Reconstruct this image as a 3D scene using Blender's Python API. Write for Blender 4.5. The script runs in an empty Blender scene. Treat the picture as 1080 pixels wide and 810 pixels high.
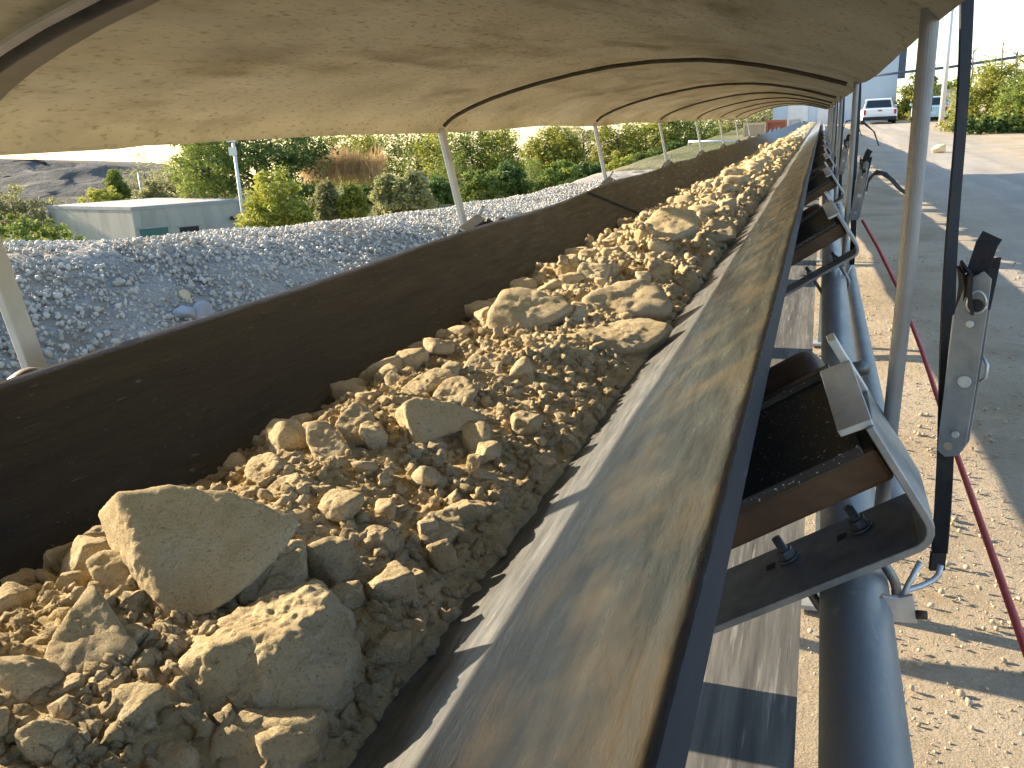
import bpy, bmesh, math, random
import numpy as np
from mathutils import Vector, Matrix
random.seed(7); rng = np.random.default_rng(7)
S = bpy.context.scene
COL = S.collection
PI = math.pi
# ------------------------------------------------------------------ camera model (used to aim at directions)
F = 900.0; VP = (868.0, 121.0); ROLL = 0.055
_Y = np.array([(VP[0]-540)/F, (405-VP[1])/F, -1.0]); _Y /= np.linalg.norm(_Y)
_u = np.array([math.sin(ROLL), math.cos(ROLL), 0.0])
_Z = _u - _Y*(_u @ _Y); _Z /= np.linalg.norm(_Z)
RM = np.array([np.cross(_Y, _Z), _Y, _Z])
def ray(px, py): return RM @ np.array([(px-540)/F, (405-py)/F, -1.0])
def at(px, py, y):
    d = ray(px, py); return d*(y/d[1])
def atx(px, py, x):
    d = ray(px, py); return d*(x/d[0])
def on_plane(px, py, p0, n):
    d = ray(px, py); return d*((p0 @ n)/(d @ n))
GZ = -1.5
def lift(y): return 0.0*y
def sstep(a, b, x):
    t = np.clip((x-a)/(b-a), 0, 1); return t*t*(3-2*t)

# ------------------------------------------------------------------ noise
_perm = rng.random((64, 64, 64))
def vnoise(p):
    i = np.floor(p).astype(int); f = p-i; f = f*f*(3-2*f); i &= 63; j = (i+1) & 63
    x0, y0, z0 = i.T; x1, y1, z1 = j.T; fx, fy, fz = f.T
    a = _perm[x0,y0,z0]*(1-fx)+_perm[x1,y0,z0]*fx; b = _perm[x0,y1,z0]*(1-fx)+_perm[x1,y1,z0]*fx
    c = _perm[x0,y0,z1]*(1-fx)+_perm[x1,y0,z1]*fx; d = _perm[x0,y1,z1]*(1-fx)+_perm[x1,y1,z1]*fx
    return ((a*(1-fy)+b*fy)*(1-fz)+(c*(1-fy)+d*fy)*fz)*2-1
def fbm(p, o=4):
    s = 0; a = 1.0; p = np.asarray(p, float)
    for k in range(o):
        s = s+a*vnoise(p); p = p*2.03+17.3; a *= .5
    return s

# ------------------------------------------------------------------ mesh helpers
class MB:
    def __init__(s): s.v = []; s.f = []
    def add(s, vs, fs):
        n = len(s.v); s.v += [tuple(map(float, v)) for v in vs]; s.f += [tuple(int(i)+n for i in f) for f in fs]
    def box(s, c, size, M=None):
        c = np.array(c, float); h = np.array(size, float)/2
        vs = [np.array((x, y, z))*h for x in (-1, 1) for y in (-1, 1) for z in (-1, 1)]
        if M is not None: vs = [M @ v for v in vs]
        s.add([c+v for v in vs], [(0,1,3,2),(4,6,7,5),(0,4,5,1),(2,3,7,6),(0,2,6,4),(1,5,7,3)])
    def hexa(s, p):   # 8 corners: bottom ring 0-3, top ring 4-7
        s.add(p, [(3,2,1,0),(4,5,6,7),(0,1,5,4),(1,2,6,5),(2,3,7,6),(3,0,4,7)])
    def tube(s, pts, r, n=12, cap=True):
        pts = [np.array(p, float) for p in pts]; rs = r if hasattr(r, '__len__') else [r]*len(pts)
        rings = []; up = None
        for i, p in enumerate(pts):
            t = pts[min(i+1, len(pts)-1)]-pts[max(i-1, 0)]; t = t/(np.linalg.norm(t)+1e-12)
            if up is None:
                up = np.array((0, 0, 1.)) if abs(t[2]) < .9 else np.array((1., 0, 0))
            a = np.cross(t, up); a /= np.linalg.norm(a)+1e-12; b = np.cross(a, t); up = b
            rings.append([p+rs[i]*(math.cos(2*PI*k/n)*a+math.sin(2*PI*k/n)*b) for k in range(n)])
        vs = [v for R in rings for v in R]; fs = []
        for i in range(len(rings)-1):
            for k in range(n):
                fs.append((i*n+k, i*n+(k+1) % n, (i+1)*n+(k+1) % n, (i+1)*n+k))
        if cap: fs += [tuple(range(n))[::-1], tuple(range((len(rings)-1)*n, len(rings)*n))]
        s.add(vs, fs)
    def ribbon(s, pts, w, t, wd):   # flat strap: width w along wd, thickness t
        pts = [np.array(p, float) for p in pts]; vs = []; fs = []
        for i, p in enumerate(pts):
            T = pts[min(i+1, len(pts)-1)]-pts[max(i-1, 0)]; T /= np.linalg.norm(T)+1e-12
            W = np.array(wd[i] if isinstance(wd, list) else wd, float); W = W-T*(W @ T); W /= np.linalg.norm(W)+1e-12
            N = np.cross(T, W)
            vs += [p-W*w/2-N*t/2, p+W*w/2-N*t/2, p+W*w/2+N*t/2, p-W*w/2+N*t/2]
        for i in range(len(pts)-1):
            for k in range(4): fs.append((i*4+k, i*4+(k+1) % 4, i*4+4+(k+1) % 4, i*4+4+k))
        n = len(pts)*4; fs += [(3,2,1,0), (n-4,n-3,n-2,n-1)]
        s.add(vs, fs)
    def prism(s, poly, off):        # polygon (3d points) extruded by off
        n = len(poly); o = np.array(off, float); poly = [np.array(p, float) for p in poly]
        s.add(poly+[p+o for p in poly], [tuple(range(n))[::-1], tuple(range(n, 2*n))]+[(i, (i+1) % n, n+(i+1) % n, n+i) for i in range(n)])
    def grid(s, P):                 # P[i][j] -> 3d
        a, b = P.shape[:2]
        i, j = np.meshgrid(np.arange(a-1), np.arange(b-1), indexing='ij'); q = (i*b+j).ravel()
        s.add(P.reshape(-1, 3), np.stack([q, q+b, q+b+1, q+1], 1))
    def build(s, name, mat, parent=None, smooth=False, bevel=0.0, uv=None):
        me = bpy.data.meshes.new(name); me.from_pydata(s.v, [], s.f)
        bm = bmesh.new(); bm.from_mesh(me); bmesh.ops.recalc_face_normals(bm, faces=bm.faces); bm.to_mesh(me); bm.free()
        return link(name, me, mat, parent, smooth, bevel)
def link(name, me, mat, parent=None, smooth=False, bevel=0.0):
    me.materials.append(mat)
    if smooth: me.polygons.foreach_set('use_smooth', [True]*len(me.polygons))
    o = bpy.data.objects.new(name, me); COL.objects.link(o)
    if parent is not None:
        o.parent = parent; o.matrix_parent_inverse = Matrix.Translation(-Vector(parent.location))
    if bevel:
        m = o.modifiers.new('bevel', 'BEVEL'); m.width = bevel; m.segments = 2; m.limit_method = 'ANGLE'
    return o
def raw_mesh(name, V, Fc):
    V = np.asarray(V, np.float32); Fc = np.asarray(Fc, np.int32); k = Fc.shape[1]
    me = bpy.data.meshes.new(name); me.vertices.add(len(V)); me.vertices.foreach_set('co', V.ravel())
    me.loops.add(Fc.size); me.loops.foreach_set('vertex_index', Fc.ravel())
    me.polygons.add(len(Fc)); me.polygons.foreach_set('loop_start', np.arange(0, Fc.size, k, dtype=np.int32))
    me.update(calc_edges=True); return me
def tag(o, label=None, cat=None, group=None, kind=None):
    if label: o['label'] = label
    if cat: o['category'] = cat
    if group: o['group'] = group
    if kind: o['kind'] = kind
    return o
def thing(name, label, cat, loc=(0, 0, 0), group=None):
    o = bpy.data.objects.new(name, None); o.empty_display_size = .1; COL.objects.link(o); o.location = Vector(tuple(map(float, loc)))
    return tag(o, label, cat, group)
def copy_tree(o, delta, label=None, parent=None):
    c = o.copy(); COL.objects.link(c)
    if parent is None:
        c.location = o.location+Vector(delta)
        if label: c['label'] = label
    else:
        c.parent = parent; c.matrix_parent_inverse = o.matrix_parent_inverse.copy()
    for ch in list(o.children): copy_tree(ch, delta, None, c)
    return c

# ------------------------------------------------------------------ materials
def mat(name, base, rough=.8, metal=0.0, var=None, vscale=3.0, vstretch=(1,1,1), bump=0.0, bscale=60.0, bstretch=(1,1,1), spots=None, objrand=0.0, spec=.5, detail=6.0, coords='Object', rvar=0.0, trans=None, bump2=None):
    m = bpy.data.materials.new(name); m.use_nodes = True; nt = m.node_tree; N = nt.nodes; L = nt.links
    b = N['Principled BSDF']; b.inputs['Roughness'].default_value = rough; b.inputs['Metallic'].default_value = metal
    b.inputs['Specular IOR Level'].default_value = spec; b.inputs['Base Color'].default_value = (*base, 1)
    tc = N.new('ShaderNodeTexCoord')
    def mp(sc):
        q = N.new('ShaderNodeMapping'); q.inputs['Scale'].default_value = sc; L.new(tc.outputs[coords], q.inputs['Vector']); return q.outputs[0]
    def noise(sc, st, det=detail, rg=.6):
        n = N.new('ShaderNodeTexNoise'); n.inputs['Scale'].default_value = sc; n.inputs['Detail'].default_value = det; n.inputs['Roughness'].default_value = rg
        L.new(mp(st), n.inputs['Vector']); return n.outputs['Fac']
    col = None
    if var is not None:
        r = N.new('ShaderNodeValToRGB'); cs = var; els = r.color_ramp.elements
        els[0].position = .3; els[0].color = (*cs[0], 1); els[1].position = .7; els[1].color = (*cs[-1], 1)
        for k, c in enumerate(cs[1:-1]):
            e = els.new(.3+.4*(k+1)/(len(cs)-1)); e.color = (*c, 1)
        L.new(noise(vscale, vstretch), r.inputs[0]); col = r.outputs[0]
    for (sc, st, lo, hi, c, amt) in (spots or []):
        r = N.new('ShaderNodeMapRange'); r.inputs[1].default_value = lo; r.inputs[2].default_value = hi; r.inputs[4].default_value = amt
        L.new(noise(sc, st), r.inputs[0])
        mx = N.new('ShaderNodeMix'); mx.data_type = 'RGBA'; L.new(r.outputs[0], mx.inputs[0])
        if col: L.new(col, mx.inputs[6])
        else: mx.inputs[6].default_value = (*base, 1)
        mx.inputs[7].default_value = (*c, 1); col = mx.outputs[2]
    if objrand:
        oi = N.new('ShaderNodeObjectInfo'); mr = N.new('ShaderNodeMapRange'); mr.inputs[3].default_value = 1-objrand; mr.inputs[4].default_value = 1+objrand
        L.new(oi.outputs['Random'], mr.inputs[0])
        h = N.new('ShaderNodeHueSaturation'); L.new(mr.outputs[0], h.inputs['Value'])
        if col: L.new(col, h.inputs['Color'])
        else: h.inputs['Color'].default_value = (*base, 1)
        col = h.outputs[0]
    if col: L.new(col, b.inputs['Base Color'])
    if rvar:
        mr = N.new('ShaderNodeMapRange'); mr.inputs[3].default_value = rough-rvar; mr.inputs[4].default_value = rough+rvar
        mr.inputs[1].default_value = .3; mr.inputs[2].default_value = .7
        L.new(noise(vscale*1.7, vstretch), mr.inputs[0]); L.new(mr.outputs[0], b.inputs['Roughness'])
    nrm = None
    for (bs, dist, st) in ([(bscale, bump, bstretch)] if bump else [])+(bump2 or []):
        bp = N.new('ShaderNodeBump'); bp.inputs['Distance'].default_value = dist; bp.inputs['Strength'].default_value = 1.0
        L.new(noise(bs, st, 8, .65), bp.inputs['Height'])
        if nrm: L.new(nrm, bp.inputs['Normal'])
        nrm = bp.outputs[0]
    if nrm: L.new(nrm, b.inputs['Normal'])
    if trans:
        t = N.new('ShaderNodeBsdfTranslucent'); mxs = N.new('ShaderNodeMixShader'); mxs.inputs[0].default_value = trans
        if col: L.new(col, t.inputs['Color'])
        else: t.inputs['Color'].default_value = (*base, 1)
        if nrm: L.new(nrm, t.inputs['Normal'])
        L.new(b.outputs[0], mxs.inputs[1]); L.new(t.outputs[0], mxs.inputs[2]); L.new(mxs.outputs[0], N['Material Output'].inputs[0])
    return m

M = {}
ROCKV = [(.55,.42,.235), (.71,.565,.345), (.77,.645,.44)]
M['rock'] = mat('limestone', (.47,.38,.24), .95, var=ROCKV, vscale=14, bump=.008, bscale=150, bump2=[(460,.0032,(1,1,1))], objrand=.10, spec=.15,
                spots=[(9,(1,1,1),.56,.70,(.60,.55,.43),.5), (22,(1,1,1),.60,.70,(.42,.31,.16),.3), (260,(1,1,1),.56,.68,(.22,.18,.12),.55), (330,(1,1,1),.62,.70,(.68,.63,.52),.6)])
M['fines'] = mat('limestone_fines', (.45,.38,.24), .95, var=[(.50,.375,.19),(.66,.51,.28),(.73,.60,.38)], vscale=9, bump=.006, bscale=190, bump2=[(560,.0030,(1,1,1))], spec=.1, spots=[(240,(1,1,1),.56,.68,(.26,.20,.12),.5), (300,(1,1,1),.62,.70,(.64,.57,.43),.6)])
M['galv'] = mat('galvanised_steel', (.52,.54,.56), .5, .75, var=[(.40,.42,.44),(.52,.54,.56),(.60,.62,.64)], vscale=26, bump=.0006, bscale=90, rvar=.1, spots=[(7,(1,1,1),.60,.72,(.42,.36,.28),.35)])
M['bar'] = mat('weathered_zinc_bar', (.27,.285,.30), .5, .65, var=[(.20,.21,.225),(.28,.295,.31),(.36,.37,.38)], vscale=22, bump=.0006, bscale=90, rvar=.1, spots=[(7,(1,1,1),.60,.72,(.26,.22,.17),.35)])
M['galv_dull'] = mat('dull_galvanised_steel', (.36,.37,.37), .62, .45, var=[(.27,.28,.28),(.37,.38,.38),(.45,.46,.45)], vscale=20, bump=.0006, bscale=90, spots=[(6,(1,1,1),.58,.72,(.36,.29,.20),.5)])
M['pole'] = mat('zinc_pole', (.27,.275,.28), .55, .3, var=[(.20,.205,.21),(.32,.325,.33)], vscale=30, vstretch=(1,1,.25), bump=.0008, bscale=120)
M['pipe'] = mat('blue_grey_pipe', (.16,.18,.20), .40, 0, var=[(.13,.15,.17),(.20,.215,.225)], vscale=9, vstretch=(1,.3,1), bump=.0006, bscale=60, rvar=.08,
                spots=[(40,(1,.5,1),.60,.70,(.36,.32,.25),.6), (5,(1,.4,1),.50,.70,(.27,.25,.21),.6)])
M['blackplate'] = mat('black_plastic_plate', (.018,.018,.020), .40, spots=[(230,(1,1,1),.63,.66,(.50,.45,.37),.9),(12,(1,1,1),.55,.75,(.05,.045,.04),.6)], bump=.0005, bscale=200, rvar=.1)
M['rust'] = mat('rusty_roller_steel', (.10,.05,.03), .6, .2, var=[(.03,.019,.014),(.085,.048,.028),(.17,.11,.06)], vscale=8, vstretch=(.5,1,1), bump=.0006, bscale=150)
M['bolt'] = mat('dark_zinc_bolt', (.18,.20,.21), .45, .8, var=[(.12,.13,.14),(.25,.26,.27)], vscale=60)
M['webbing'] = mat('black_webbing', (.012,.013,.017), .8, bump=.0012, bscale=500, bstretch=(1,1,.25), spots=[(14,(1,1,1),.56,.75,(.09,.07,.05),.5)])
M['hoop'] = mat('dark_hoop_steel', (.07,.062,.05), .55, .4, var=[(.05,.045,.035),(.11,.095,.075)], vscale=20)
M['rope'] = mat('red_rope', (.36,.035,.045), .6, bump=.001, bscale=300, bstretch=(1,.4,1), var=[(.42,.03,.03),(.58,.06,.05)], vscale=25)
M['hose'] = mat('pale_grey_conduit', (.26,.26,.25), .5, var=[(.2,.2,.19),(.30,.30,.29)], vscale=9)
M['return'] = mat('dusty_return_belt', (.25,.24,.22), .75, var=[(.05,.05,.049),(.10,.098,.093),(.19,.183,.17)], vscale=16, vstretch=(2.4,.12,1), bump=.001, bscale=40, bstretch=(2,.2,1),
                  spots=[(55,(2.2,.10,1),.58,.68,(.36,.35,.33),.5)], rvar=.1)
M['leg'] = mat('white_grey_leg', (.56,.55,.52), .6, .1, var=[(.46,.45,.42),(.60,.59,.56)], vscale=12)
M['canopy'] = mat('tan_canopy_sheet', (.50,.42,.26), .75, var=[(.42,.385,.28),(.52,.485,.37),(.59,.555,.44)], vscale=3.0, vstretch=(1,.6,1), bump=.006, bscale=9,
                  spots=[(64,(1.5,.5,1.5),.55,.68,(.17,.13,.07),.55), (4.2,(1.3,.4,1),.50,.70,(.22,.18,.11),.6), (9,(.8,.3,.8),.52,.70,(.46,.44,.37),.5), (13,(4.,.4,4.),.67,.73,(.62,.56,.43),.7)], trans=.30, spec=.2)
M['overlap'] = mat('grey_overlap_fabric', (.30,.28,.23), .8, var=[(.25,.235,.185),(.34,.32,.27)], vscale=5, spec=.2)
def ground_material():
    """sandy verge passing gradually into the grey compacted road surface"""
    m = mat('sandy_ground', (.42,.34,.235), .95, var=[(.34,.265,.17),(.45,.36,.25),(.52,.435,.32)], vscale=1.3, bump=.02, bscale=28, bump2=[(140,.008,(1,1,1))], spec=.1,
        spots=[(24,(1,1,1),.55,.68,(.31,.225,.125),.45), (75,(1,1,1),.60,.67,(.60,.54,.45),.6), (110,(1,1,1),.60,.68,(.24,.19,.13),.5)], detail=9)
    nt = m.node_tree; N = nt.nodes; L = nt.links; b = N['Principled BSDF']; old = b.inputs['Base Color'].links[0].from_socket
    tc = N.new('ShaderNodeTexCoord'); sx = N.new('ShaderNodeSeparateXYZ'); L.new(tc.outputs['Object'], sx.inputs[0])
    def noise(sc, st, det=6):
        q = N.new('ShaderNodeMapping'); q.inputs['Scale'].default_value = st; L.new(tc.outputs['Object'], q.inputs[0])
        n = N.new('ShaderNodeTexNoise'); n.inputs['Scale'].default_value = sc; n.inputs['Detail'].default_value = det; L.new(q.outputs[0], n.inputs[0]); return n.outputs['Fac']
    def mr(v, a, c, lo=0, hi=1):
        q = N.new('ShaderNodeMapRange'); q.inputs[1].default_value = a; q.inputs[2].default_value = c; q.inputs[3].default_value = lo; q.inputs[4].default_value = hi; L.new(v, q.inputs[0]); return q.outputs[0]
    def op(k, a, c):
        q = N.new('ShaderNodeMath'); q.operation = k; L.new(a, q.inputs[0]); L.new(c, q.inputs[1]); return q.outputs[0]
    xs = op('ADD', sx.outputs[0], mr(noise(.8, (1, .4, 1)), .2, .8, -1.1, 1.1))
    f = op('MULTIPLY', mr(xs, .9, 2.6), mr(xs, 3.4, 5.4, 1, 0))
    r = N.new('ShaderNodeValToRGB'); r.color_ramp.elements[0].position = .3; r.color_ramp.elements[0].color = (.30,.27,.23,1); r.color_ramp.elements[1].position = .7; r.color_ramp.elements[1].color = (.43,.39,.33,1)
    L.new(noise(.9, (2.2, .13, 1)), r.inputs[0])
    g2 = N.new('ShaderNodeMix'); g2.data_type = 'RGBA'; L.new(mr(noise(3.0, (1, .25, 1)), .52, .66, 0, .6), g2.inputs[0]); L.new(r.outputs[0], g2.inputs[6]); g2.inputs[7].default_value = (.47,.42,.34,1)
    mx = N.new('ShaderNodeMix'); mx.data_type = 'RGBA'; L.new(f, mx.inputs[0]); L.new(old, mx.inputs[6]); L.new(g2.outputs[2], mx.inputs[7]); L.new(mx.outputs[2], b.inputs['Base Color'])
    return m
M['ground'] = ground_material(); M['road'] = M['ground']
M['bermsoil'] = mat('berm_soil', (.24,.225,.21), .95, var=[(.26,.235,.195),(.37,.335,.28),(.44,.345,.22)], vscale=.9, bump=.03, bscale=22, spec=.1, detail=9, spots=[(26,(1,1,1),.54,.62,(.44,.41,.36),.7), (34,(1,1,1),.56,.64,(.11,.11,.12),.7), (.7,(1,1,1),.56,.66,(.34,.235,.14),.7)])
M['bermstone'] = mat('grey_crushed_stone', (.30,.30,.31), .9, var=[(.33,.295,.235),(.50,.455,.375),(.64,.59,.50)], vscale=7, bump=.004, bscale=60, spec=.2,
                     spots=[(1.1,(1,1,1),.60,.70,(.40,.28,.17),.6)])
M['pebble'] = mat('road_pebble', (.45,.39,.30), .9, var=[(.26,.21,.15),(.38,.315,.225),(.47,.41,.33)], vscale=40, spec=.2)
M['yard'] = mat('yard_soil', (.12,.13,.06), .95, var=[(.07,.09,.03),(.14,.14,.06),(.24,.21,.12)], vscale=.15, bump=.1, bscale=3, spec=.1, detail=9)
M['quarry'] = mat('quarry_bank', (.22,.21,.19), .95, var=[(.07,.07,.06),(.13,.122,.11),(.20,.185,.16)], vscale=.3, vstretch=(1,1,.35), bump=.8, bscale=.7, spec=.1, detail=9)
def leaf(n, a, b, c): return mat(n, b, .6, var=[a, b, c], vscale=1.1, objrand=.22, trans=.42, spec=.25)
M['leaf_yellow'] = leaf('yellow_green_leaves', (.17,.20,.035), (.30,.31,.055), (.42,.38,.09))
M['leaf_green'] = leaf('mid_green_leaves', (.11,.16,.035), (.20,.25,.055), (.30,.32,.085))
M['leaf_dark'] = leaf('dark_green_leaves', (.05,.09,.025), (.095,.15,.04), (.16,.21,.06))
M['leaf_pale'] = leaf('pale_leaves', (.20,.21,.09), (.30,.29,.13), (.38,.36,.19))
M['reed'] = leaf('orange_reeds', (.34,.21,.09), (.48,.32,.16), (.56,.42,.24))
M['bark'] = mat('bark', (.10,.08,.06), .9, var=[(.06,.05,.035),(.14,.115,.085)], vscale=6, vstretch=(1,1,.2))
M['whitewall'] = mat('streaked_white_render', (.50,.47,.41), .85, var=[(.27,.25,.21),(.38,.355,.30),(.45,.42,.36)], vscale=1.2, vstretch=(1,1,.22), spots=[(1.9,(1,1,.15),.58,.70,(.33,.32,.30),.6)])
M['concrete'] = mat('grey_roof_slab', (.36,.35,.33), .85, var=[(.28,.27,.26),(.40,.39,.37)], vscale=1.5)
M['teal'] = mat('teal_shutter', (.05,.14,.12), .6); M['dark'] = mat('dark_opening', (.015,.015,.016), .6)
M['bluewall'] = mat('pale_blue_cladding', (.42,.50,.58), .55, var=[(.39,.47,.55),(.45,.53,.61)], vscale=.5, bump=.02, bscale=6, bstretch=(4,4,.02))
M['navy'] = mat('dark_blue_steel', (.05,.07,.11), .5); M['whitepaint'] = mat('white_car_paint', (.75,.76,.77), .25, spec=.6)
M['glass'] = mat('dark_car_glass', (.015,.018,.022), .08, spec=.8); M['tyre'] = mat('black_tyre', (.015,.015,.015), .8)
M['redlamp'] = mat('red_lamp_lens', (.35,.02,.02), .25); M['rim'] = mat('alloy_rim', (.5,.5,.5), .35, .8); M['plate'] = mat('plain_plate', (.7,.68,.6), .5)
M['cream'] = mat('cream_container_paint', (.62,.47,.30), .6, bump=.02, bscale=8, bstretch=(4,4,.02), var=[(.55,.41,.26),(.66,.51,.34)], vscale=1)
M['brick'] = mat('brick_red_container_paint', (.36,.10,.05), .6, var=[(.30,.08,.04),(.40,.13,.065)], vscale=1)
M['offwhite'] = mat('offwhite_paint', (.62,.63,.64), .5, var=[(.55,.56,.57),(.66,.67,.68)], vscale=2); M['tealpaint'] = mat('pale_teal_car_paint', (.42,.58,.60), .3)
M['lampmetal'] = mat('pale_lamp_post', (.62,.62,.60), .5, .2)

# carrying belt: UV = metres across, metres along
def belt_material():
    m = bpy.data.materials.new('black_belt_rubber'); m.use_nodes = True; nt = m.node_tree; N = nt.nodes; L = nt.links
    b = N['Principled BSDF']; uv = N.new('ShaderNodeUVMap'); sep = N.new('ShaderNodeSeparateXYZ'); L.new(uv.outputs[0], sep.inputs[0])
    def mapped(sc, rot=0):
        q = N.new('ShaderNodeMapping'); q.inputs['Scale'].default_value = sc; q.inputs['Rotation'].default_value = (0, 0, rot); L.new(uv.outputs[0], q.inputs[0]); return q.outputs[0]
    def noise(v, s, d=6, r=.6):
        n = N.new('ShaderNodeTexNoise'); n.inputs['Scale'].default_value = s; n.inputs['Detail'].default_value = d; n.inputs['Roughness'].default_value = r; L.new(v, n.inputs['Vector']); return n.outputs['Fac']
    def mr(v, a, c, lo=0, hi=1):
        q = N.new('ShaderNodeMapRange'); q.inputs[1].default_value = a; q.inputs[2].default_value = c; q.inputs[3].default_value = lo; q.inputs[4].default_value = hi; L.new(v, q.inputs[0]); return q.outputs[0]
    def mul(a, c):
        q = N.new('ShaderNodeMath'); q.operation = 'MULTIPLY'; L.new(a, q.inputs[0])
        if isinstance(c, float): q.inputs[1].default_value = c
        else: L.new(c, q.inputs[1])
        return q.outputs[0]
    def mix(f, a, c):
        q = N.new('ShaderNodeMix'); q.data_type = 'RGBA'; L.new(f, q.inputs[0])
        for k, x in ((6, a), (7, c)):
            if isinstance(x, tuple): q.inputs[k].default_value = (*x, 1)
            else: L.new(x, q.inputs[k])
        return q.outputs[2]
    u = sep.outputs[0]
    col = mix(mr(noise(mapped((3, .35, 1)), 6), .35, .7), (.011, .012, .017), (.032, .028, .024))
    # tan patches painting the golden dapples and reflections onto the right-hand wing
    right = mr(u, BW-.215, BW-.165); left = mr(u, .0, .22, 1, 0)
    gold_dapple = mr(noise(mapped((7, 4.2, 1), .75), 1.5, 3, .5), .46, .62)
    col = mix(mul(mul(gold_dapple, right), .78), col, (.46, .285, .115))
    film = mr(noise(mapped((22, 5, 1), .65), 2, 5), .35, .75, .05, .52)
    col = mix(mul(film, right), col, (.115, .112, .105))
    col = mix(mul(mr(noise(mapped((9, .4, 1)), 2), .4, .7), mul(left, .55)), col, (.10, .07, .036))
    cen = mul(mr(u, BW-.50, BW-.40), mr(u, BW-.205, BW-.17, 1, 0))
    col = mix(mul(mr(noise(mapped((60, 6, 1), .8), 1.5, 5), .35, .7, .35, .95), cen), col, (.19, .19, .185))  # lighter grey puts the sunlit strip's silver sheen into the rubber colour
    col = mix(mul(mr(noise(mapped((90, 22, 1), .9), 1, 3), .66, .74), .35), col, (.30, .28, .25))
    spk = mr(noise(mapped((1, 1, 1)), 190, 2), .70, .76); col = mix(mul(spk, .7), col, (.40, .37, .32))
    rim = mul(mr(u, BW-.034, BW-.030), mr(u, BW-.020, BW-.016, 1, 0)); col = mix(mul(rim, .45), col, (.30, .27, .22))
    edge = mr(u, BW-.012, BW-.008); col = mix(edge, col, (.02, .019, .022))
    L.new(col, b.inputs['Base Color'])
    L.new(mr(noise(mapped((18, 2, 1), .7), 3), .3, .7, .24, .46), b.inputs['Roughness'])
    b.inputs['Specular IOR Level'].default_value = .55
    bp = N.new('ShaderNodeBump'); bp.inputs['Distance'].default_value = .0012; L.new(noise(mapped((30, 8, 1), .8), 4, 8), bp.inputs['Height']); L.new(bp.outputs[0], b.inputs['Normal'])
    return m
CA, SA = math.cos(math.radians(32.5)), math.sin(math.radians(32.5))
BX0, BX1, BZ = -1.05, -.06, -.30
WL = .33
BW = 2*WL+(BX1-BX0-2*WL*CA)
FZ = BZ-WL*SA        # flat centre height
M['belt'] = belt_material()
M['rim_rubber'] = mat('cut_rubber_edge', (.018,.019,.026), .75, var=[(.013,.014,.02),(.03,.03,.038)], vscale=14, vstretch=(1,.15,1), spec=.3, bump=.0008, bscale=60, bstretch=(1,.3,1), spots=[(30,(1,.4,1),.60,.70,(.12,.11,.10),.5)])

# ------------------------------------------------------------------ terrain
def road_z(y): return GZ+.0142*np.clip(y, 0, 62)
def berm_crest_z(y): return np.interp(y, [-10, 3, 4.2, 5.4, 7.4, 9.9, 14, 18, 24], [-.54, -.57, -.64, -.72, -.86, -1.01, -1.22, -1.38, -1.5])
def ground_z(x, y):
    x = np.asarray(x, float); y = np.asarray(y, float); base = road_z(y)
    c = np.maximum(berm_crest_z(y), base-.05)
    xl = -x
    face = base+(c-base)*sstep(2.5, 4.9, xl)
    yard = -6.0+0*y
    z = np.where(xl < 5.15, face, c+(yard-c)*sstep(5.15, 13, xl))
    z = z+.05*fbm(np.stack([x*.9, y*.9, x*0], -1).reshape(-1, 3), 4).reshape(x.shape)*sstep(2.4, 4, xl)
    far = sstep(95, 260, np.hypot(x, y))*sstep(-10, 30, xl)
    drop = sstep(125, 260, np.hypot(x, y))*sstep(8, 40, xl)
    return z-drop*110.0
def terrain(name, xs, ys, m, zf, kind='structure'):
    X, Y = np.meshgrid(xs, ys, indexing='ij'); Z = zf(X, Y)
    n = len(ys); i, j = np.meshgrid(np.arange(len(xs)-1), np.arange(n-1), indexing='ij'); q = (i*n+j).ravel()
    o = link(name, raw_mesh(name, np.stack([X, Y, Z], -1).reshape(-1, 3), np.stack([q, q+n, q+n+1, q+1], 1)), m, smooth=True)
    return tag(o, kind=kind)
xs_r = np.concatenate([np.linspace(-2.3, 4, 64), np.linspace(4.3, 30, 40), np.linspace(34, 900, 30)])
ys_r = np.concatenate([np.linspace(-400, -8, 20), np.linspace(-7, 16, 120), np.linspace(17, 90, 70), np.linspace(100, 1500, 30)])
terrain('ground', xs_r, ys_r, M['ground'], lambda x, y: ground_z(x, y)+.012*fbm(np.stack([x*1.5, y*1.5, x*0], -1).reshape(-1, 3), 3).reshape(x.shape)*sstep(60, 20, np.abs(y)))
xs_l = -np.concatenate([np.linspace(2.3, 7, 90), np.linspace(7.2, 20, 40), np.linspace(21, 120, 60), np.linspace(130, 900, 30)])[::-1]
ys_l = np.concatenate([np.linspace(-400, -12, 16), np.linspace(-10, 24, 220), np.linspace(24.5, 120, 90), np.linspace(130, 1500, 30)])
o = terrain('terrain', xs_l, ys_l, M['yard'], lambda x, y: ground_z(x, y)-.12*sstep(2.35, 2.6, -x)*sstep(7.6, 7.2, -x)*(y < 23.5))
# berm surface: own soil, follows the terrain 1.5 cm above it
xs_b = -np.linspace(2.32, 7.6, 110)[::-1]; ys_b = np.linspace(-9, 23.5, 260)
terrain('gravel_berm', xs_b, ys_b, M['bermsoil'], lambda x, y: ground_z(x, y)+.015+.025*fbm(np.stack([x*4, y*4, x*0+3], -1).reshape(-1, 3), 4).reshape(x.shape))
# compacted dusty road beside the conveyor
ys = np.concatenate([np.linspace(-60, 70, 160), np.linspace(75, 400, 20)])
terrain('road', np.linspace(1.9, 7.2, 44), ys, M['road'], lambda x, y: road_z(y)+.024-.040*sstep(2.0, 2.65, np.abs(x-4.55))+.012*fbm(np.stack([x*2.2, y*.12, x*0+9], -1).reshape(-1, 3), 3).reshape(x.shape)*sstep(2.6, 1.6, np.abs(x-4.55)))
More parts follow.
